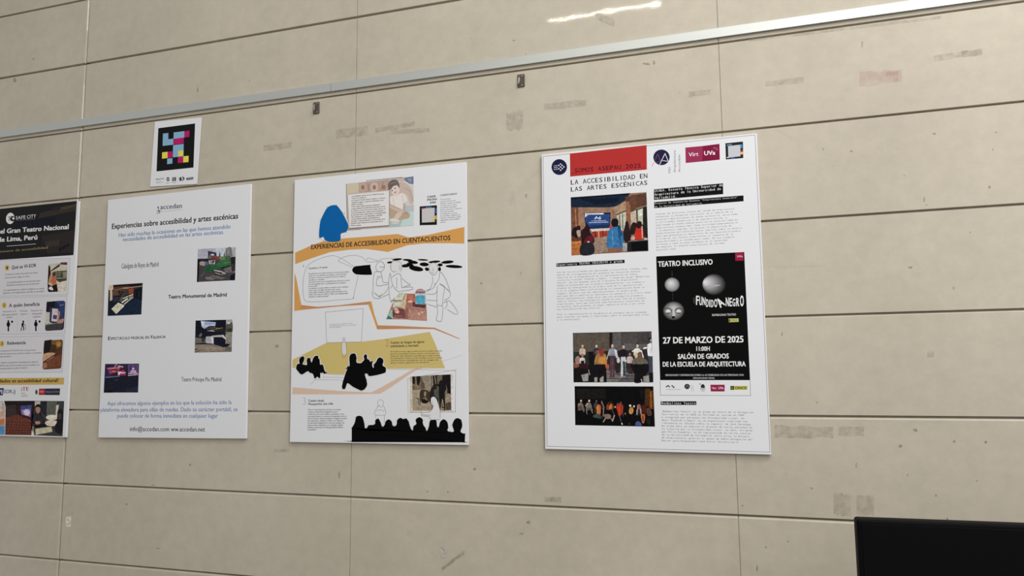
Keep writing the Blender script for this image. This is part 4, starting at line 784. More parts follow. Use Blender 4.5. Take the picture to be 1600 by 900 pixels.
a.put('logo', p3, 'round navy logo')
a = PR(c1, 2); a.poly((178, 52, 50), [(432, 300), (1460, 186), (1463, 514), (437, 608)]); RB = a.put('red_block', p3, 'plain red block')
def mono(crop, n, colr, s, p0, p1, h, bold=.02, cols=None):
    a = PR(crop, n); a.para(colr, [s], p0, p1, p0, p1, h, bold, mono=cols or len(s)); return a
mono(c1, 8, (84, 22, 36), '_SOMOS ASEPAU_2025_', (438, 562), (1440, 482), 58).put('title_text', RB, 'dark lettering on red')
a = PR(c1, 4); a.para((34, 34, 36), ['LA ACCESIBILIDAD EN'], (440, 718), (1474, 626), (440, 718), (1474, 626), 62, .026, mono=19); a.n = 4; a.para((34, 34, 36), ['LAS ARTES ESCÉNICAS'], (440, 810), (1476, 718), (440, 810), (1476, 718), 60, .026, mono=19); a.put('title_text', p3)
a = PR(c2, 4); a.ell((36, 34, 66), 170, 294, 92, 88); a.line((226, 226, 234), 1, [(150, 372), (210, 250), (246, 340)]); a.line((226, 226, 234), .8, [(180, 330), (236, 338)]); a.line((150, 96, 130), .5, [(92, 332), (128, 256), (160, 340)]); a.line((130, 90, 130), .4, [(104, 350), (150, 340)]); a.line((214, 106, 104), .8, [(62, 394), (84, 350)]); a.put('logo', p3, 'round navy logo with white angles')
a = PR(c2, 4)
def upright(s, x, y0, y1, h): a.text((120, 120, 126), s, (x, y0), (x-2, y1), h, .004)
upright('PID', 272, 470, 402, 22); upright('Arquitectura', 330, 464, 214, 24); upright('Accesible', 382, 460, 262, 22); a.put('logo_text', p3)
a = PR(c2, 4); a.poly((152, 52, 84), [(438, 184), (634, 166), (630, 340), (442, 358)]); a.poly((128, 26, 62), [(634, 166), (822, 142), (826, 320), (630, 340)]); a.text((244, 226, 234), 'Virt', (476, 286), (586, 276), 44, .015); a.text((250, 240, 244), 'UVa', (650, 272), (776, 262), 46, .04); a.curve((214, 130, 160), .9, [(752, 190), (785, 184), (802, 210)]); a.curve((214, 130, 160), .6, [(760, 204), (780, 200), (790, 222)]); a.put('logo', p3, 'crimson two-tone logo block')
a = PR(c2, 4); a.poly((34, 40, 46), [(888, 136), (1086, 116), (1090, 302), (894, 318)]); a.poly((196, 198, 204), [(918, 168), (1056, 152), (1058, 282), (922, 298)]); a.poly((112, 144, 174), [(905, 150), (960, 144), (962, 156), (906, 164)]); a.poly((230, 200, 110), [(1060, 236), (1086, 232), (1087, 258), (1060, 262)]); a.poly((176, 50, 60), [(1058, 214), (1084, 211), (1084, 232), (1059, 236)]); a.poly((70, 140, 170), [(1056, 150), (1078, 148), (1080, 190), (1060, 192)]); a.poly((70, 80, 150), [(950, 296), (990, 292), (992, 308), (950, 312)]); a.poly((216, 216, 190), [(906, 290), (930, 288), (930, 300), (906, 302)]); a.put('code_frame', p3, 'dark square frame with colour specks')
a = PR(c2, 2); a.poly((18, 18, 18), [(84, 654), (862, 586), (864, 708), (86, 774)]); a.poly((18, 18, 18), [(86, 798), (1092, 722), (1094, 788), (88, 866)]); TB = a.put('text_bar', p3, 'black bars behind white text')
a = PR(c2, 10); a.para((216, 216, 216), ['UIAKA. Escuela Técnica Superior de', 'Arquitectura de la Universidad de', 'Valladolid.'], (90, 686), (862, 618), (92, 766), (864, 698), 27, .02, mono=34); a.put('heading_text', TB, 'white text on black')
a = PR(c2, 10); a.para((206, 206, 206), ['Proyecto de Innovación Docente "Arquitectura Accesible"', 'de la Universidad de Valladolid.'], (92, 822), (1026, 752), (92, 858), (1028, 790), 16, .015, mono=55); a.put('heading_text', TB, 'white text on black')
a = PR(c3, 2); a.poly((20, 20, 20), [(144, 86), (944, 44), (945, 82), (146, 127)]); TB = a.put('text_bar', p3, 'black bar behind white text')
mono(c3, 10, (206, 206, 206), 'Experiencia TEATRO INCLUSIVO a grado', (152, 116), (922, 72), 24).put('heading_text', TB, 'white text on black')
GT = (70, 69, 72)
a = PR(c3, 3); a.para(GT, ['Una de las actividades más destacadas y fructíferas llevadas cabo', 'dentro de la programación del proyecto de innovación docente', 'consiste en la programación de la representación de teatro', 'inclusivo titulada "Fundido a Negro", a cargo del grupo "Bambalinas', 'Teatro". En una pequeña sala de la Escuela de Arquitectura', 'donde se presentaba con la propia representación, los alumnos y',
    'alumnas se sumergieron en el propio caso de la representación', 'y en la singularidad y dificultad de la interpretación desde la', 'ceguera. En este tipo de representaciones, el propio grupo', 'persigue que el público se conciencie en conocerlo y el cierto apoyo', 'entre representación. Nada mejor que una divulgativa propuesta', 'como el teatro, muy divulgativa cuando en este caso de la propia', 'arquitectura, para que funcione como herramienta transmisora de',
    'un mensaje, para promover un mayor impacto en ellos y por tanto', 'una concienciación más efectiva.'], (152, 200), (1242, 150), (152, 634), (1242, 590), 16, .012, mono=67); a.put('body_text', p3)
a = PR(c3, 3); a.para(GT, ['Tras la representación se estableció un coloquio con el alumnado', 'para resolver sus dudas e inquietudes sobre la discapacidad visual', 'y la dramaturgia'], (154, 692), (1236, 664), (154, 756), (1236, 722), 16, .012, mono=66); a.put('body_text', p3)
a = PR(c4, 3); a.para(GT, ['Alumnos de distintos cursos del Grado de Arquitectura', 'refuerzan su formación curricular en el ámbito de la', 'accesibilidad universal de forma voluntaria, asistiendo', 'a actividades formativas y de sensibilización, y', 'analizando el hecho urbano práctico en accesibilidad en', 'arquitectura reconocidas. Como actividad complementaria', 'a la docencia reglada, se mejoran la adquisición de', 'conocimientos multidisciplinares teóricos sobre la materia',
    'para que presenten el desarrollo de una conciencia propia', 'y firme en los futuros arquitectos al respecto de la', 'accesibilidad y al diseño para todos. De sus ejemplos', 'visiones y como se hace evidente en la necesidad', 'de fomentar el entorno arquitectura de calidad', 'accesibilidad'], (116, 374), (1222, 296), (124, 832), (1224, 764), 18, .012, mono=58); a.put('body_text', p3)
a = PR((1015, 590, 7.2), 2); a.poly((20, 20, 20), [(124, 268), (526, 266), (526, 308), (124, 308)]); TB = a.put('text_bar', p3, 'black bar behind white text')
mono(c7, 10, (206, 206, 206), 'Bambalinas Teatro', (132, 299), (518, 299), 24).put('heading_text', TB, 'white text on black')
a = PR(c7, 3); a.para(GT, ["'Bambalinas Teatro' es un grupo de teatro de la Delegación", 'Territorial de la ONCE en Valladolid, nacido en 1994', 'e integrado por personas con discapacidad visual. Su', "obra 'Fundido a Negro' es un espectáculo inspirado muy", "libremente en 'Ensayo sobre la ceguera' de José Saramago.", 'En dicha obra se muestra el proceso de varias personas en', 'su tránsito por la discapacidad visual. La obra, dirigida', 'por Félix Fuembles, se ha representado en varios centros', 'de la Universidad de Valladolid, entre ellos la Escuela',
    'de Arquitectura, gracias al apoyo de Adhra Delegación del', 'Rector para Responsabilidad Social Universitaria'], (134, 388), (1170, 400), (136, 716), (1180, 740), 18, .012, mono=58); a.put('body_text', p3)
# black theatre notice
a = PR(None, 2); a.poly((11, 11, 11), [(1025.2, 400.6), (1162.8, 393.7), (1172, 594), (1031.4, 594)]); NP = a.put('notice_panel', p3, 'black theatre notice panel')
a = PR(c5, 8); a.text((240, 240, 240), 'TEATRO INCLUSIVO', (88, 212), (658, 188), 54, .045); a.put('title_text', NP, 'white capitals on black')
a = PR(c5, 8); a.poly((150, 30, 66), [(890, 66), (976, 60), (978, 148), (894, 150)]); a.text((226, 190, 204), 'UVa', (912, 114), (970, 112), 20, .03); a.put('logo', NP, 'crimson logo tag')
def ball(cx, cy, rx, ry, c_light, c_dark, lx, ly, n=14, base=8, ex=0.55):
    a = PR(c5, base)
    for i in range(n):
        t = i/(n-1); k = (1-t)**0.85
        colr = [c_dark[j]+(c_light[j]-c_dark[j])*t**ex for j in range(3)]
        a.ell(tuple(int(v) for v in colr), cx+lx*rx*t*.55, cy+ly*ry*t*.55, max(rx*k, 3), max(ry*k, 3))
    return a
a = ball(234, 398, 78, 74, (222, 222, 222), (88, 88, 88), -.35, -.45); a.line((70, 70, 70), .6, [(233, 260), (235, 312)]); a.line((60, 60, 60), .6, [(240, 480), (242, 560)]); a.put('printed_sphere', NP, 'small pale sphere')
a = ball(675, 398, 126, 114, (228, 228, 230), (14, 14, 14), -1.5, -.45, 24, ex=.7); a.blob((176, 176, 178), [(572, 420), (620, 408), (690, 400), (740, 404), (690, 418), (620, 428)]); a.line((136, 136, 138), .5, [(575, 424), (680, 412)]); a.put('printed_sphere', NP, 'large pale sphere fading to black')
a = ball(250, 672, 116, 102, (206, 206, 206), (22, 22, 22), 0, -.45, 16)
for x in (192, 300):
    a.ell((104, 104, 104), x, 672, 42, 32); a.ell((134, 134, 134), x, 678, 36, 26); a.ell((214, 214, 214), x+2, 676, 24, 20); a.ell((40, 40, 40), x+2, 690, 22, 10, 0, 20, 0, 180)
a.poly((196, 196, 196), [(238, 640), (258, 640), (266, 728), (236, 728)]); a.line((96, 96, 96), .6, [(236, 650), (232, 730)]); a.ell((20, 20, 20), 248, 738, 16, 13); a.curve((80, 80, 80), .7, [(165, 650), (195, 640), (225, 660)]); a.curve((80, 80, 80), .7, [(275, 660), (300, 642), (335, 655)]); a.put('printed_sphere', NP, 'pale sphere with two closed eyes')
a = PR(c5, 40)
for ch, x0, x1, y, h in (('F', 484, 514, 608, 92), ('U', 518, 548, 612, 88), ('N', 552, 582, 612, 80), ('D', 588, 616, 630, 78), ('I', 622, 632, 630, 74), ('D', 640, 666, 632, 74), ('O', 672, 706, 632, 82), ('N', 794, 826, 622, 88), ('E', 832, 860, 622, 84), ('G', 864, 894, 622, 76), ('R', 902, 934, 622, 84), ('O', 942, 982, 622, 108)):
    a.text((246, 246, 246), ch, (x0, y), (x1, y), h, .05); a.n = 40
a.text((246, 246, 246), 'A', (738, 640), (790, 606), 92, .05); a.poly((52, 52, 52), [(452, 540), (480, 525), (480, 600), (456, 590)]); a.put('show_title', NP, 'uneven white capitals')
a = PR(c5, 8); a.text((196, 196, 196), 'BAMBALINAS TEATRO', (652, 726), (902, 720), 22, .03); a.put('caption_text', NP, 'white text on black')
a = PR(c5, 8); a.poly((196, 196, 110), [(824, 752), (926, 750), (928, 786), (828, 790)]); a.poly((50, 56, 40), [(830, 758), (842, 757), (843, 784), (832, 785)]); a.text((74, 78, 44), 'ONCE', (854, 780), (918, 778), 20, .02); a.put('logo', NP, 'yellow green logo tag')
a = PR(c6, 8); a.text((244, 244, 244), '27 DE MARZO DE 2025', (150, 264), (1058, 250), 68, .05); a.text((240, 240, 240), '11:00H', (526, 346), (678, 346), 48, .04); a.text((244, 244, 244), 'SALÓN DE GRADOS', (318, 438), (892, 432), 54, .05); a.text((244, 244, 244), 'DE LA ESCUELA DE ARQUITECTURA', (148, 524), (1082, 520), 52, .05); a.put('notice_text', NP, 'white capitals on black')
a = PR(c6, 8); a.text((190, 190, 190), 'REFLEXIONES Y EXPERIENCIAS SOBRE LA ACCESIBILIDAD DE LAS PERSONAS CON', (180, 630), (1058, 628), 20, .03); a.text((190, 190, 190), 'DISCAPACIDAD VISUAL', (490, 662), (734, 662), 18, .03); a.put('caption_text', NP, 'small white capitals on black')
a = PR(c7, 3); a.line((150, 150, 156), .8, [(118, 36), (122, 198), (1136, 203), (1130, 36)]); a.put('border_line', p3, 'thin grey frame of the logo strip')
a = PR(c7, 3)
for x, y, r in ((190, 102, 8), (206, 94, 9), (254, 92, 8), (272, 108, 9)): a.ell((50, 50, 54), x, y, r, r)
a.line((50, 50, 54), 1.2, [(210, 88), (230, 108)]); a.line((50, 50, 54), 1, [(250, 90), (270, 110)]); a.text((130, 130, 136), 'UNIVERSIDAD ACCESIBLE', (184, 137), (350, 137), 7, .02); a.put('logo', p3)
a = PR(c7, 3); a.ell((46, 44, 60), 422, 100, 31, 30); a.line((170, 165, 180), .4, [(404, 116), (424, 80), (440, 116)]); a.text((120, 120, 126), 'Arquitectura', (476, 162), (474, 76), 8); a.text((120, 120, 126), 'Accesible', (494, 160), (492, 90), 8); a.put('logo', p3, 'small round dark logo')
a = PR(c7, 3); a.blob((46, 46, 50), [(576, 110), (584, 80), (604, 74), (620, 92), (618, 114)]); a.ell((46, 46, 50), 568, 72, 7, 6); a.line((90, 90, 94), .7, [(572, 120), (624, 120)]); a.text((110, 110, 114), 'teatro', (572, 140), (626, 140), 14, .02); a.line((110, 110, 114), .5, [(580, 152), (618, 152)]); a.put('logo', p3, 'small dark figure logo')
a = PR(c7, 3); a.poly((144, 34, 70), [(684, 80), (845, 80), (843, 156), (688, 156)]); a.text((232, 200, 212), 'Virt', (702, 130), (752, 130), 24, .03); a.text((236, 210, 220), 'UVa', (774, 130), (832, 128), 26, .04); a.put('logo', p3, 'crimson logo block')
a = PR(c7, 3); a.poly((190, 188, 84), [(908, 94), (1102, 94), (1100, 136), (908, 138)]); a.poly((56, 60, 40), [(910, 94), (950, 94), (950, 137), (909, 138)]); a.text((166, 168, 90), 'o', (920, 126), (938, 126), 24, .03); a.text((66, 68, 36), 'ONCE', (962, 130), (1092, 130), 28, .05); a.put('logo', p3, 'yellow logo block')
# printed photos
c8 = (850, 300, 7.5)
a = PR(c8, 3)
a.poly((142, 108, 86), [(312, 62), (1200, 2), (1222, 690), (322, 744)]); a.poly((26, 40, 58), [(314, 64), (1010, 12), (950, 100), (850, 165), (760, 180), (318, 180)]); a.poly((16, 24, 34), [(314, 64), (1000, 14), (980, 30), (330, 90)]); a.ell((216, 220, 222), 668, 108, 12, 11); a.poly((18, 28, 44), [(430, 84), (900, 60), (860, 120), (600, 150)])
a.poly((112, 78, 64), [(318, 182), (400, 180), (400, 520), (326, 580)]); a.line((190, 120, 70), 1.4, [(365, 190), (378, 420)]); a.line((176, 112, 70), 1.2, [(404, 186), (410, 430)]); a.poly((156, 122, 100), [(410, 182), (800, 182), (800, 420), (410, 430)]); a.poly((92, 62, 50), [(950, 60), (1200, 10), (1206, 150), (1080, 190), (960, 120)]); a.poly((170, 140, 112), [(800, 190), (960, 110), (1000, 220), (850, 270)]); a.poly((150, 100, 74), [(960, 120), (1000, 110), (1010, 500), (960, 360)]); a.poly((104, 70, 54), [(1010, 40), (1090, 30), (1090, 200), (1010, 240)])
a.poly((196, 196, 176), [(850, 270), (960, 225), (965, 460), (860, 440)]); a.line((60, 52, 44), 1.3, [(885, 270), (890, 430)]); a.line((70, 60, 52), 1.2, [(920, 255), (925, 440)]); a.line((50, 44, 40), 1.6, [(850, 268), (960, 222)])
a.poly((40, 36, 34), [(1080, 200), (1205, 160), (1218, 540), (1100, 500)]); a.poly((186, 190, 166), [(1096, 210), (1160, 190), (1158, 380), (1100, 400)]); a.poly((226, 226, 216), [(1110, 220), (1150, 205), (1150, 270), (1112, 280)]); a.poly((196, 180, 160), [(1015, 240), (1080, 210), (1085, 420), (1020, 440)]); a.line((150, 140, 120), 1, [(1080, 200), (1204, 160)])
a.poly((28, 28, 44), [(466, 246), (780, 240), (776, 420), (540, 432), (490, 400)]); a.poly((44, 72, 128), [(484, 262), (770, 256), (768, 412), (545, 424), (490, 350)]); a.poly((216, 220, 228), [(478, 250), (700, 246), (700, 262), (520, 266), (480, 300)]); a.line((226, 230, 240), 1.4, [(596, 318), (615, 290), (636, 315), (658, 290)]); a.line((226, 230, 240), 1.2, [(650, 320), (668, 306)]); a.line((200, 210, 230), .7, [(556, 340), (730, 334)]); a.line((200, 210, 230), .9, [(526, 360), (752, 352)]); a.poly((30, 50, 96), [(540, 390), (768, 380), (768, 412), (545, 424)])
a.poly((170, 60, 46), [(560, 462), (740, 450), (740, 520), (580, 535)]); a.poly((214, 208, 196), [(540, 434), (770, 422), (790, 400), (780, 450), (560, 465)]); a.line((70, 40, 34), 1.3, [(600, 460), (606, 530)]); a.line((220, 190, 160), 1, [(640, 460), (644, 536)]); a.line((70, 40, 34), 1.3, [(690, 455), (692, 522)]); a.poly((156, 132, 116), [(570, 540), (740, 520), (750, 700), (580, 725)]); a.line((120, 100, 88), .7, [(590, 620), (745, 600)])
a.poly((176, 106, 58), [(322, 580), (450, 560), (430, 730), (323, 743)]); a.line((226, 150, 80), 1.3, [(326, 600), (440, 585)]); a.line((214, 140, 74), 1, [(326, 650), (430, 640)]); a.poly((96, 60, 44), [(320, 490), (440, 520), (440, 570), (324, 580)])
a.blob((36, 26, 28), [(326, 500), (340, 430), (390, 400), (420, 395), (425, 440), (400, 520), (380, 540)]); a.blob((186, 160, 146), [(380, 460), (420, 450), (430, 510), (400, 525)]); a.blob((40, 28, 30), [(430, 470), (450, 440), (470, 440), (460, 560), (435, 530)])
a.blob((44, 24, 30), [(440, 540), (460, 450), (490, 395), (530, 400), (540, 470), (585, 540), (580, 600), (450, 620)]); a.blob((96, 30, 40), [(500, 520), (570, 520), (570, 590), (470, 600)]); a.blob((36, 38, 42), [(440, 610), (570, 600), (582, 722), (430, 735)]); a.ell((210, 190, 186), 520, 585, 14, 8)
a.blob((24, 24, 30), [(788, 360), (800, 320), (850, 312), (872, 340), (865, 400), (830, 410), (795, 395)]); a.blob((200, 60, 70), [(770, 400), (800, 390), (790, 430), (765, 430)]); a.blob((58, 116, 164), [(735, 580), (750, 470), (790, 420), (860, 410), (910, 450), (935, 560), (910, 660), (760, 660), (740, 640)]); a.line((96, 156, 200), 1.4, [(800, 450), (810, 620)]); a.line((40, 86, 130), 1.6, [(880, 440), (900, 620)]); a.poly((34, 80, 124), [(860, 420), (910, 450), (920, 500), (880, 560)]); a.poly((142, 96, 80), [(760, 655), (890, 655), (895, 706), (765, 712)]); a.blob((30, 66, 104), [(860, 400), (890, 390), (900, 430), (880, 440)])
a.blob((42, 30, 34), [(930, 480), (950, 390), (960, 345), (985, 350), (1000, 420), (1020, 520), (1000, 590), (940, 570)]); a.blob((40, 28, 28), [(1010, 440), (1030, 370), (1060, 355), (1090, 380), (1080, 470), (1020, 500)]); a.blob((190, 52, 40), [(1065, 500), (1075, 430), (1110, 400), (1160, 430), (1160, 550), (1075, 555)]); a.blob((46, 26, 26), [(1080, 400), (1100, 345), (1140, 350), (1145, 400), (1110, 430)]); a.line((230, 210, 200), 1.2, [(1148, 400), (1152, 540)])
a.blob((196, 160, 150), [(1020, 530), (1060, 520), (1060, 560), (1020, 560)]); a.poly((34, 34, 38), [(940, 590), (1220, 560), (1222, 690), (945, 700)]); a.poly((170, 166, 166), [(920, 600), (975, 596), (975, 694), (925, 700)]); a.line((120, 116, 114), 1, [(990, 580), (1216, 560)]); a.ell((200, 190, 180), 1190, 550, 22, 10); a.poly((14, 14, 18), [(1020, 590), (1216, 575), (1218, 684), (1030, 690)])
a.put('printed_photo', p3, 'photo of people watching a blue screen')

def fig(a, x, y, s, skin, hair, top, legs, leg_h=1.0, lean=0):
    a.blob(top, [(x-.9*s, y+1.1*s), (x-.3*s, y+.75*s), (x+.3*s, y+.75*s), (x+.9*s+lean, y+1.1*s), (x+1.0*s+lean, y+2.6*s), (x+.6*s, y+2.9*s), (x-.6*s, y+2.9*s), (x-1.0*s, y+2.5*s)])
    if legs: a.poly(legs, [(x-.62*s, y+2.7*s), (x+.62*s, y+2.7*s), (x+.62*s, y+(2.7+3*leg_h)*s), (x+.12*s, y+(2.7+3*leg_h)*s), (x, y+3.4*s), (x-.12*s, y+(2.7+3*leg_h)*s), (x-.62*s, y+(2.7+3*leg_h)*s)])
    a.ell(hair, x, y-.08*s, .46*s, .56*s); a.ell(skin, x+.05*s, y+.08*s, .36*s, .5*s)
c9 = (890, 510, 9.474)
a = PR(c9, 3)
a.poly((66, 62, 58), [(48, 98), (1212, 74), (1238, 826), (58, 828)]); a.poly((92, 84, 74), [(50, 100), (590, 90), (590, 380), (60, 400)]); a.poly((96, 92, 90), [(635, 88), (1212, 76), (1212, 400), (635, 400)]); a.poly((80, 76, 74), [(760, 86), (1212, 76), (1212, 250), (760, 260)]); a.poly((38, 32, 28), [(588, 90), (635, 89), (635, 300), (590, 300)]); a.line((44, 42, 42), 1, [(50, 102), (1212, 78)]); a.poly((70, 66, 66), [(1000, 80), (1170, 78), (1165, 260), (1000, 260)]); a.line((40, 38, 40), 1, [(1165, 90), (1165, 250)])
a.poly((48, 44, 44), [(56, 380), (1220, 340), (1230, 620), (60, 640)]); a.poly((118, 112, 108), [(540, 640), (960, 700), (960, 826), (540, 826)]); a.poly((92, 90, 90), [(840, 720), (990, 730), (980, 826), (700, 826)]); a.line((60, 58, 60), 1.2, [(560, 700), (960, 730)]); a.line((60, 58, 58), 1, [(560, 770), (980, 780)])
a.poly((24, 22, 24), [(60, 600), (400, 560), (540, 720), (540, 828), (58, 828)]); a.poly((22, 22, 24), [(280, 380), (370, 370), (380, 620), (290, 640)]); a.poly((140, 86, 74), [(60, 540), (140, 500), (140, 600), (70, 620)]); a.blob((168, 130, 120), [(80, 470), (140, 440), (150, 540), (100, 560)]); a.poly((38, 60, 46), [(58, 380), (100, 380), (90, 480), (60, 480)])
fig(a, 190, 290, 46, (206, 160, 140), (130, 90, 80), (206, 186, 166), None)
fig(a, 188, 432, 40, (176, 130, 112), (74, 36, 34), (216, 210, 204), None); a.poly((24, 20, 22), [(165, 510), (215, 505), (220, 550), (170, 552)]); a.blob((50, 28, 30), [(150, 570), (240, 550), (280, 590), (260, 630), (160, 620)])
fig(a, 396, 290, 46, (216, 190, 176), (30, 26, 26), (62, 56, 66), None); a.blob((128, 84, 84), [(380, 370), (430, 350), (440, 400), (400, 410)])
a.blob((172, 124, 76), [(366, 540), (390, 430), (440, 400), (510, 400), (545, 450), (550, 560), (480, 600), (390, 580)]); a.poly((196, 140, 70), [(420, 470), (530, 450), (530, 560), (470, 580)]); a.blob((140, 64, 52), [(435, 360), (460, 320), (500, 325), (505, 390), (490, 440), (445, 430)]); a.poly((24, 20, 26), [(380, 560), (540, 560), (550, 826), (500, 826), (480, 700), (440, 700), (430, 826), (370, 740)]); a.blob((176, 100, 70), [(530, 560), (580, 570), (580, 630), (540, 620)])
fig(a, 632, 285, 54, (216, 176, 160), (44, 32, 34), (150, 156, 172), (86, 60, 70), 2.0); a.poly((206, 210, 222), [(660, 340), (700, 350), (710, 460), (690, 470)]); a.line((210, 180, 166), 1.3, [(585, 370), (550, 490)]); a.line((214, 190, 176), 1.3, [(690, 370), (735, 530)]); a.line((120, 84, 96), .8, [(632, 480), (636, 760)])
a.blob((214, 210, 208), [(700, 480), (735, 460), (745, 520), (710, 545)]); a.poly((44, 40, 44), [(690, 540), (760, 540), (740, 700), (680, 690)])
fig(a, 795, 300, 56, (206, 170, 156), (46, 34, 38), (34, 28, 38), (206, 208, 214), 1.75); a.poly((60, 74, 84), [(785, 520), (825, 520), (830, 740), (800, 740)]); a.line((226, 226, 228), 1.6, [(820, 520), (880, 470)])
fig(a, 890, 410, 46, (160, 120, 108), (52, 36, 38), (196, 180, 178), None); a.poly((56, 44, 48), [(860, 560), (930, 550), (930, 700), (870, 700)])
fig(a, 1000, 285, 52, (220, 196, 176), (46, 40, 40), (224, 222, 214), None); a.line((232, 230, 224), 2, [(930, 370), (980, 340)]); a.line((236, 232, 226), 2, [(1060, 360), (1090, 460)]); a.blob((206, 190, 160), [(960, 400), (1010, 390), (1000, 470), (970, 470)])
a.blob((110, 98, 84), [(920, 540), (950, 480), (1040, 460), (1130, 490), (1160, 560), (1060, 620), (950, 600)]); a.blob((116, 84, 70), [(1005, 410), (1040, 375), (1070, 395), (1070, 450), (1030, 470)]); a.blob((22, 20, 22), [(900, 570), (1040, 560), (1170, 560), (1170, 660), (1090, 760), (1060, 826), (960, 826), (960, 700)]); a.line((200, 196, 190), 1, [(1060, 780), (1070, 824)])
a.poly((226, 228, 230), [(1150, 270), (1200, 240), (1214, 250), (1225, 440), (1160, 440), (1150, 370)]); a.ell((36, 34, 38), 1192, 190, 18, 26); a.ell((206, 180, 166), 1202, 205, 10, 18); a.line((236, 236, 236), 2.4, [(1160, 310), (1095, 325)]); a.poly((66, 70, 84), [(1165, 440), (1228, 440), (1236, 822), (1180, 700)]); a.poly((150, 146, 140), [(1090, 740), (1200, 720), (1180, 826), (1095, 826)]); a.poly((28, 28, 32), [(1175, 690), (1236, 680), (1238, 826), (1180, 826)])
a.poly((150, 148, 146), [(170, 720), (280, 690), (275, 810), (200, 815)]); a.line((190, 186, 184), .8, [(280, 640), (300, 720)]); a.poly((160, 156, 152), [(365, 760), (410, 750), (410, 820), (368, 822)]); a.poly((160, 156, 152), [(445, 770), (500, 730), (505, 820), (450, 822)])
a.put('printed_photo', p3, 'photo of performers standing on a stage')
c10 = (890, 598, 11.43)
a = PR(c10, 3)
a.poly((14, 13, 14), [(88, 62), (1496, 66), (1524, 786), (100, 758)]); a.poly((28, 25, 25), [(120, 110), (640, 110), (640, 290), (130, 290)]); a.poly((24, 20, 24), [(1256, 110), (1330, 110), (1330, 300), (1262, 300)]); a.poly((74, 48, 24), [(1350, 110), (1440, 110), (1440, 420), (1340, 420)]); a.poly((120, 72, 28), [(1432, 150), (1494, 130), (1500, 470), (1430, 470)]); a.line((156, 96, 34), 1, [(1450, 160), (1456, 440)]); a.line((40, 26, 20), 1, [(1478, 140), (1484, 460)]); a.poly((76, 36, 24), [(1290, 400), (1370, 390), (1370, 570), (1280, 570)])
def sit(x, y, s, head, top, legs):
    a.blob(top, [(x-s, y+1.0*s), (x-.3*s, y+.7*s), (x+.5*s, y+.8*s), (x+1.0*s, y+1.6*s), (x+1.0*s, y+3*s), (x-1.0*s, y+3*s)])
    if legs: a.blob(legs, [(x-1.0*s, y+3*s), (x+1.2*s, y+2.7*s), (x+1.4*s, y+4.2*s), (x+.9*s, y+4.2*s), (x+.6*s, y+3.5*s), (x-.8*s, y+3.8*s)])
    a.ell(head, x+.1*s, y, .36*s, .46*s)
sit(200, 325, 46, (216, 196, 170), (112, 100, 92), (96, 94, 92)); a.line((156, 132, 118), 1.3, [(150, 400), (200, 380)]); a.blob((110, 60, 46), [(170, 420), (210, 415), (210, 455), (175, 460)]); sit(345, 325, 46, (226, 202, 172), (128, 118, 110), (92, 90, 88)); a.line((190, 176, 160), 1.5, [(285, 410), (330, 375)]); a.line((130, 122, 116), 1.1, [(300, 470), (310, 560)]); a.line((140, 130, 120), 1.1, [(395, 470), (410, 545)])
sit(475, 330, 40, (120, 100, 98), (66, 60, 64), None); a.blob((188, 112, 64), [(470, 480), (490, 410), (530, 390), (555, 430), (550, 560), (500, 570)]); a.line((226, 150, 100), .8, [(500, 420), (500, 550)]); a.blob((62, 44, 26), [(440, 480), (480, 470), (480, 540), (445, 540)]); a.line((150, 128, 128), 1.4, [(570, 330), (610, 430), (600, 600)]); a.line((96, 56, 50), 1, [(560, 360), (585, 480)])
a.blob((60, 82, 72), [(420, 590), (500, 550), (560, 590), (560, 640), (440, 620)]); a.blob((54, 60, 80), [(530, 580), (570, 600), (590, 640), (560, 640)])
a.blob((120, 66, 42), [(660, 480), (670, 390), (730, 340), (775, 390), (775, 470)]); a.blob((214, 126, 60), [(705, 470), (720, 390), (745, 380), (752, 450)]); a.blob((52, 30, 26), [(690, 380), (740, 330), (760, 360), (700, 400)]); a.blob((136, 116, 106), [(620, 570), (700, 560), (740, 590), (720, 640), (640, 640)]); a.line((170, 152, 140), 1.6, [(640, 640), (600, 700)]); a.line((190, 170, 156), 1.6, [(800, 580), (765, 690)]); a.line((150, 136, 128), 1.2, [(740, 640), (765, 690)]); a.line((90, 84, 84), 1, [(755, 480), (800, 580)])
a.blob((176, 60, 36), [(830, 420), (880, 370), (940, 390), (960, 450), (930, 560), (880, 590), (850, 500)]); a.line((214, 88, 56), 1, [(880, 420), (900, 580)]); a.line((120, 36, 26), 1, [(930, 400), (910, 560)]); a.ell((226, 206, 190), 812, 434, 10, 16); a.ell((100, 76, 66), 860, 385, 20, 22); a.ell((84, 62, 56), 912, 360, 20, 22); a.line((96, 84, 84), 1.3, [(890, 590), (920, 690)]); a.line((90, 76, 76), 1, [(940, 470), (960, 600)]); a.ell((232, 224, 216), 935, 732, 10, 22, -20)
a.blob((208, 152, 84), [(1060, 500), (1085, 440), (1130, 450), (1140, 510), (1110, 560), (1070, 550)]); a.ell((236, 220, 196), 1082, 410, 20, 20); a.ell((220, 204, 176), 1150, 422, 16, 20); a.ell((160, 90, 50), 1100, 440, 22, 14); a.line((130, 84, 40), .7, [(1090, 470), (1105, 550)]); a.ell((150, 132, 110), 994, 552, 9, 20)
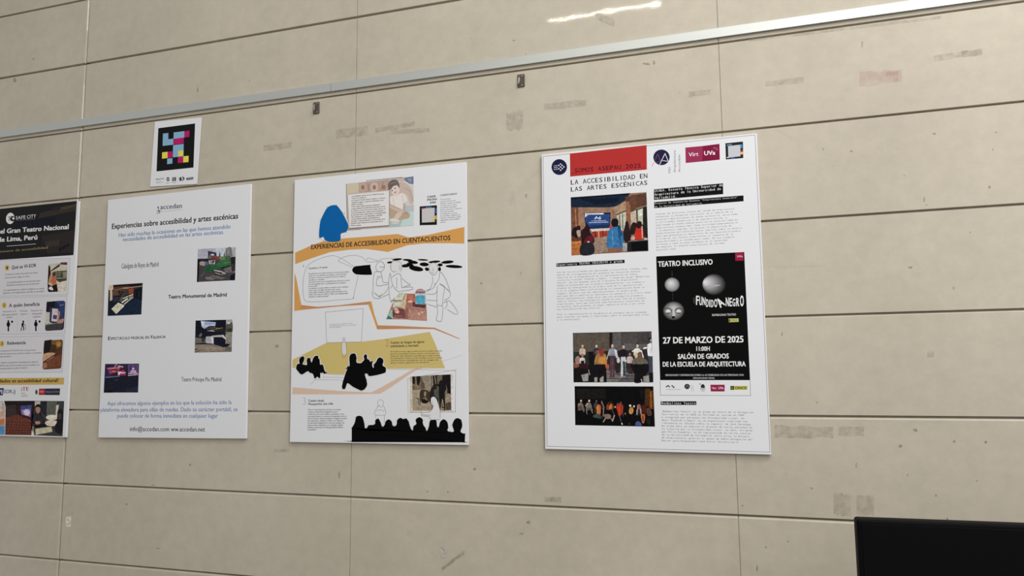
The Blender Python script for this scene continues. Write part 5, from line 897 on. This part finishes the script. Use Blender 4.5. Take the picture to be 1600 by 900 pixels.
a.blob((146, 92, 86), [(1205, 470), (1215, 400), (1245, 385), (1270, 410), (1275, 520), (1210, 520)]); a.line((206, 156, 150), 1, [(1215, 400), (1215, 470)]); a.line((214, 200, 196), 1.1, [(1205, 480), (1202, 570)]); a.line((206, 192, 190), 1.1, [(1268, 470), (1278, 570)]); a.blob((66, 50, 52), [(1220, 480), (1260, 480), (1260, 560), (1220, 560)]); a.blob((180, 106, 66), [(1275, 575), (1345, 575), (1335, 700), (1310, 725), (1290, 690)]); a.line((70, 36, 26), 1.4, [(1310, 590), (1312, 690)]); a.line((60, 46, 40), .8, [(1170, 578), (1280, 578)])
a.blob((84, 60, 54), [(1370, 500), (1400, 440), (1440, 470), (1470, 570), (1400, 590)]); a.blob((70, 90, 140), [(1172, 764), (1200, 690), (1260, 700), (1285, 768)]); a.blob((60, 56, 56), [(1050, 740), (1070, 710), (1085, 745)]); a.blob((34, 32, 32), [(1370, 660), (1440, 640), (1440, 740), (1390, 740)]); a.put('printed_photo', p3, 'dark photo of seated performers on a stage')

# ================================================================== scraps of paper on the wall
def scrap(pts, mat, label, marks):
    q = [P(x, y, 0.0006) for x, y in pts]; c = sum(q, Vector())/len(q)
    bm = bmesh.new(); f = [bm.verts.new(v-Vector((c.x, 0, c.z))) for v in q]; bk = [bm.verts.new(Vector((v.x, 0, v.z))) for v in [x.co for x in f]]
    bm.faces.new(f); n = len(f)
    for i in range(n): bm.faces.new((f[i], bk[i], bk[(i+1) % n], f[(i+1) % n]))
    root = from_bm('paper_scrap', bm, mat, None, (c.x, 0, c.z)); tag(root, label, 'paper scrap')
    p = Print(0.0008)
    for k in marks: p.line(*k)
    p.put('torn_patch', root)
scrap([(103, 808), (110.5, 807), (111, 813), (109.5, 817), (110.5, 823), (104, 824), (102.5, 816)], ink((222, 218, 204)), 'tiny torn white paper scrap on the wall at lower left, beside the upright joint', [((164, 154, 130), .9, [(105, 811), (108, 814)]), ((160, 150, 128), .9, [(109, 817), (105, 820)])])
scrap([(688, 852), (697, 850), (700, 858), (698, 868), (696, 872), (689, 871), (687, 862)], ink((186, 180, 168)), 'small torn pale tape scrap on the wall near the bottom centre', [((146, 136, 116), .9, [(690, 855), (695, 861)]), ((150, 142, 120), .9, [(691, 866), (697, 864)]), ((212, 208, 200), .8, [(689, 859), (694, 868)])])

# ================================================================== black flat screen in front of the wall, on a floor stand
SD = 0.42
q0, q1 = P(1338.5, 811.5, SD), P(1600, 821.5, SD)
top = q0.z; tv = bpy.data.objects.new('flat_screen', None); COL.objects.link(tv)
def on_height(px, py, z):
    d = RGT*((px-800)/F_PX)+UPV*(-(py-450)/F_PX)+FWD; return CAM+d*((z-CAM.z)/d.z)
r1 = on_height(1598, 821.2, top)
ang = math.atan2(r1.y-q0.y, r1.x-q0.x); ang = max(-0.25, min(0.25, ang))
TW, TH = 0.96, 0.56
tv.location = (q0.x+TW/2*math.cos(ang), q0.y+TW/2*math.sin(ang)+0.0, 0); tv.rotation_euler = (0, 0, ang)
tag(tv, 'black flat screen cut off by the lower right corner, standing in front of the wall', 'screen')
BLACKP = simple('black_plastic', (0.0035, 0.0035, 0.004), 0.6, 0, 0.06); GLASS = simple('black_glass', (0.003, 0.003, 0.0035), 0.3, 0, 0.1); STEEL = simple('black_steel', (0.02, 0.02, 0.02), 0.5, 0.3)
def tvpart(name, boxes, mat, bev=0.003):
    bm = bmesh.new()
    for b in boxes: box(bm, *b)
    bevel(bm, bev, 3); return from_bm(name, bm, mat, tv)
tvpart('housing', [(-TW/2, TW/2, 0.0, 0.035, top-TH, top)], BLACKP, 0.005)
tvpart('screen_glass', [(-TW/2+0.008, TW/2-0.008, -0.0012, 0.001, top-TH+0.016, top-0.008)], GLASS, 0.0004)
tvpart('rear_cover', [(-TW/2+0.12, TW/2-0.12, 0.034, 0.066, top-TH+0.03, top-TH+0.36)], BLACKP, 0.012)
tvpart('stand_column', [(-0.04, 0.04, 0.05, 0.10, 0.02, top-TH+0.25)], STEEL, 0.004)
tvpart('stand_base', [(-0.32, 0.32, -0.17, 0.30, 0.0, 0.02)], STEEL, 0.004)
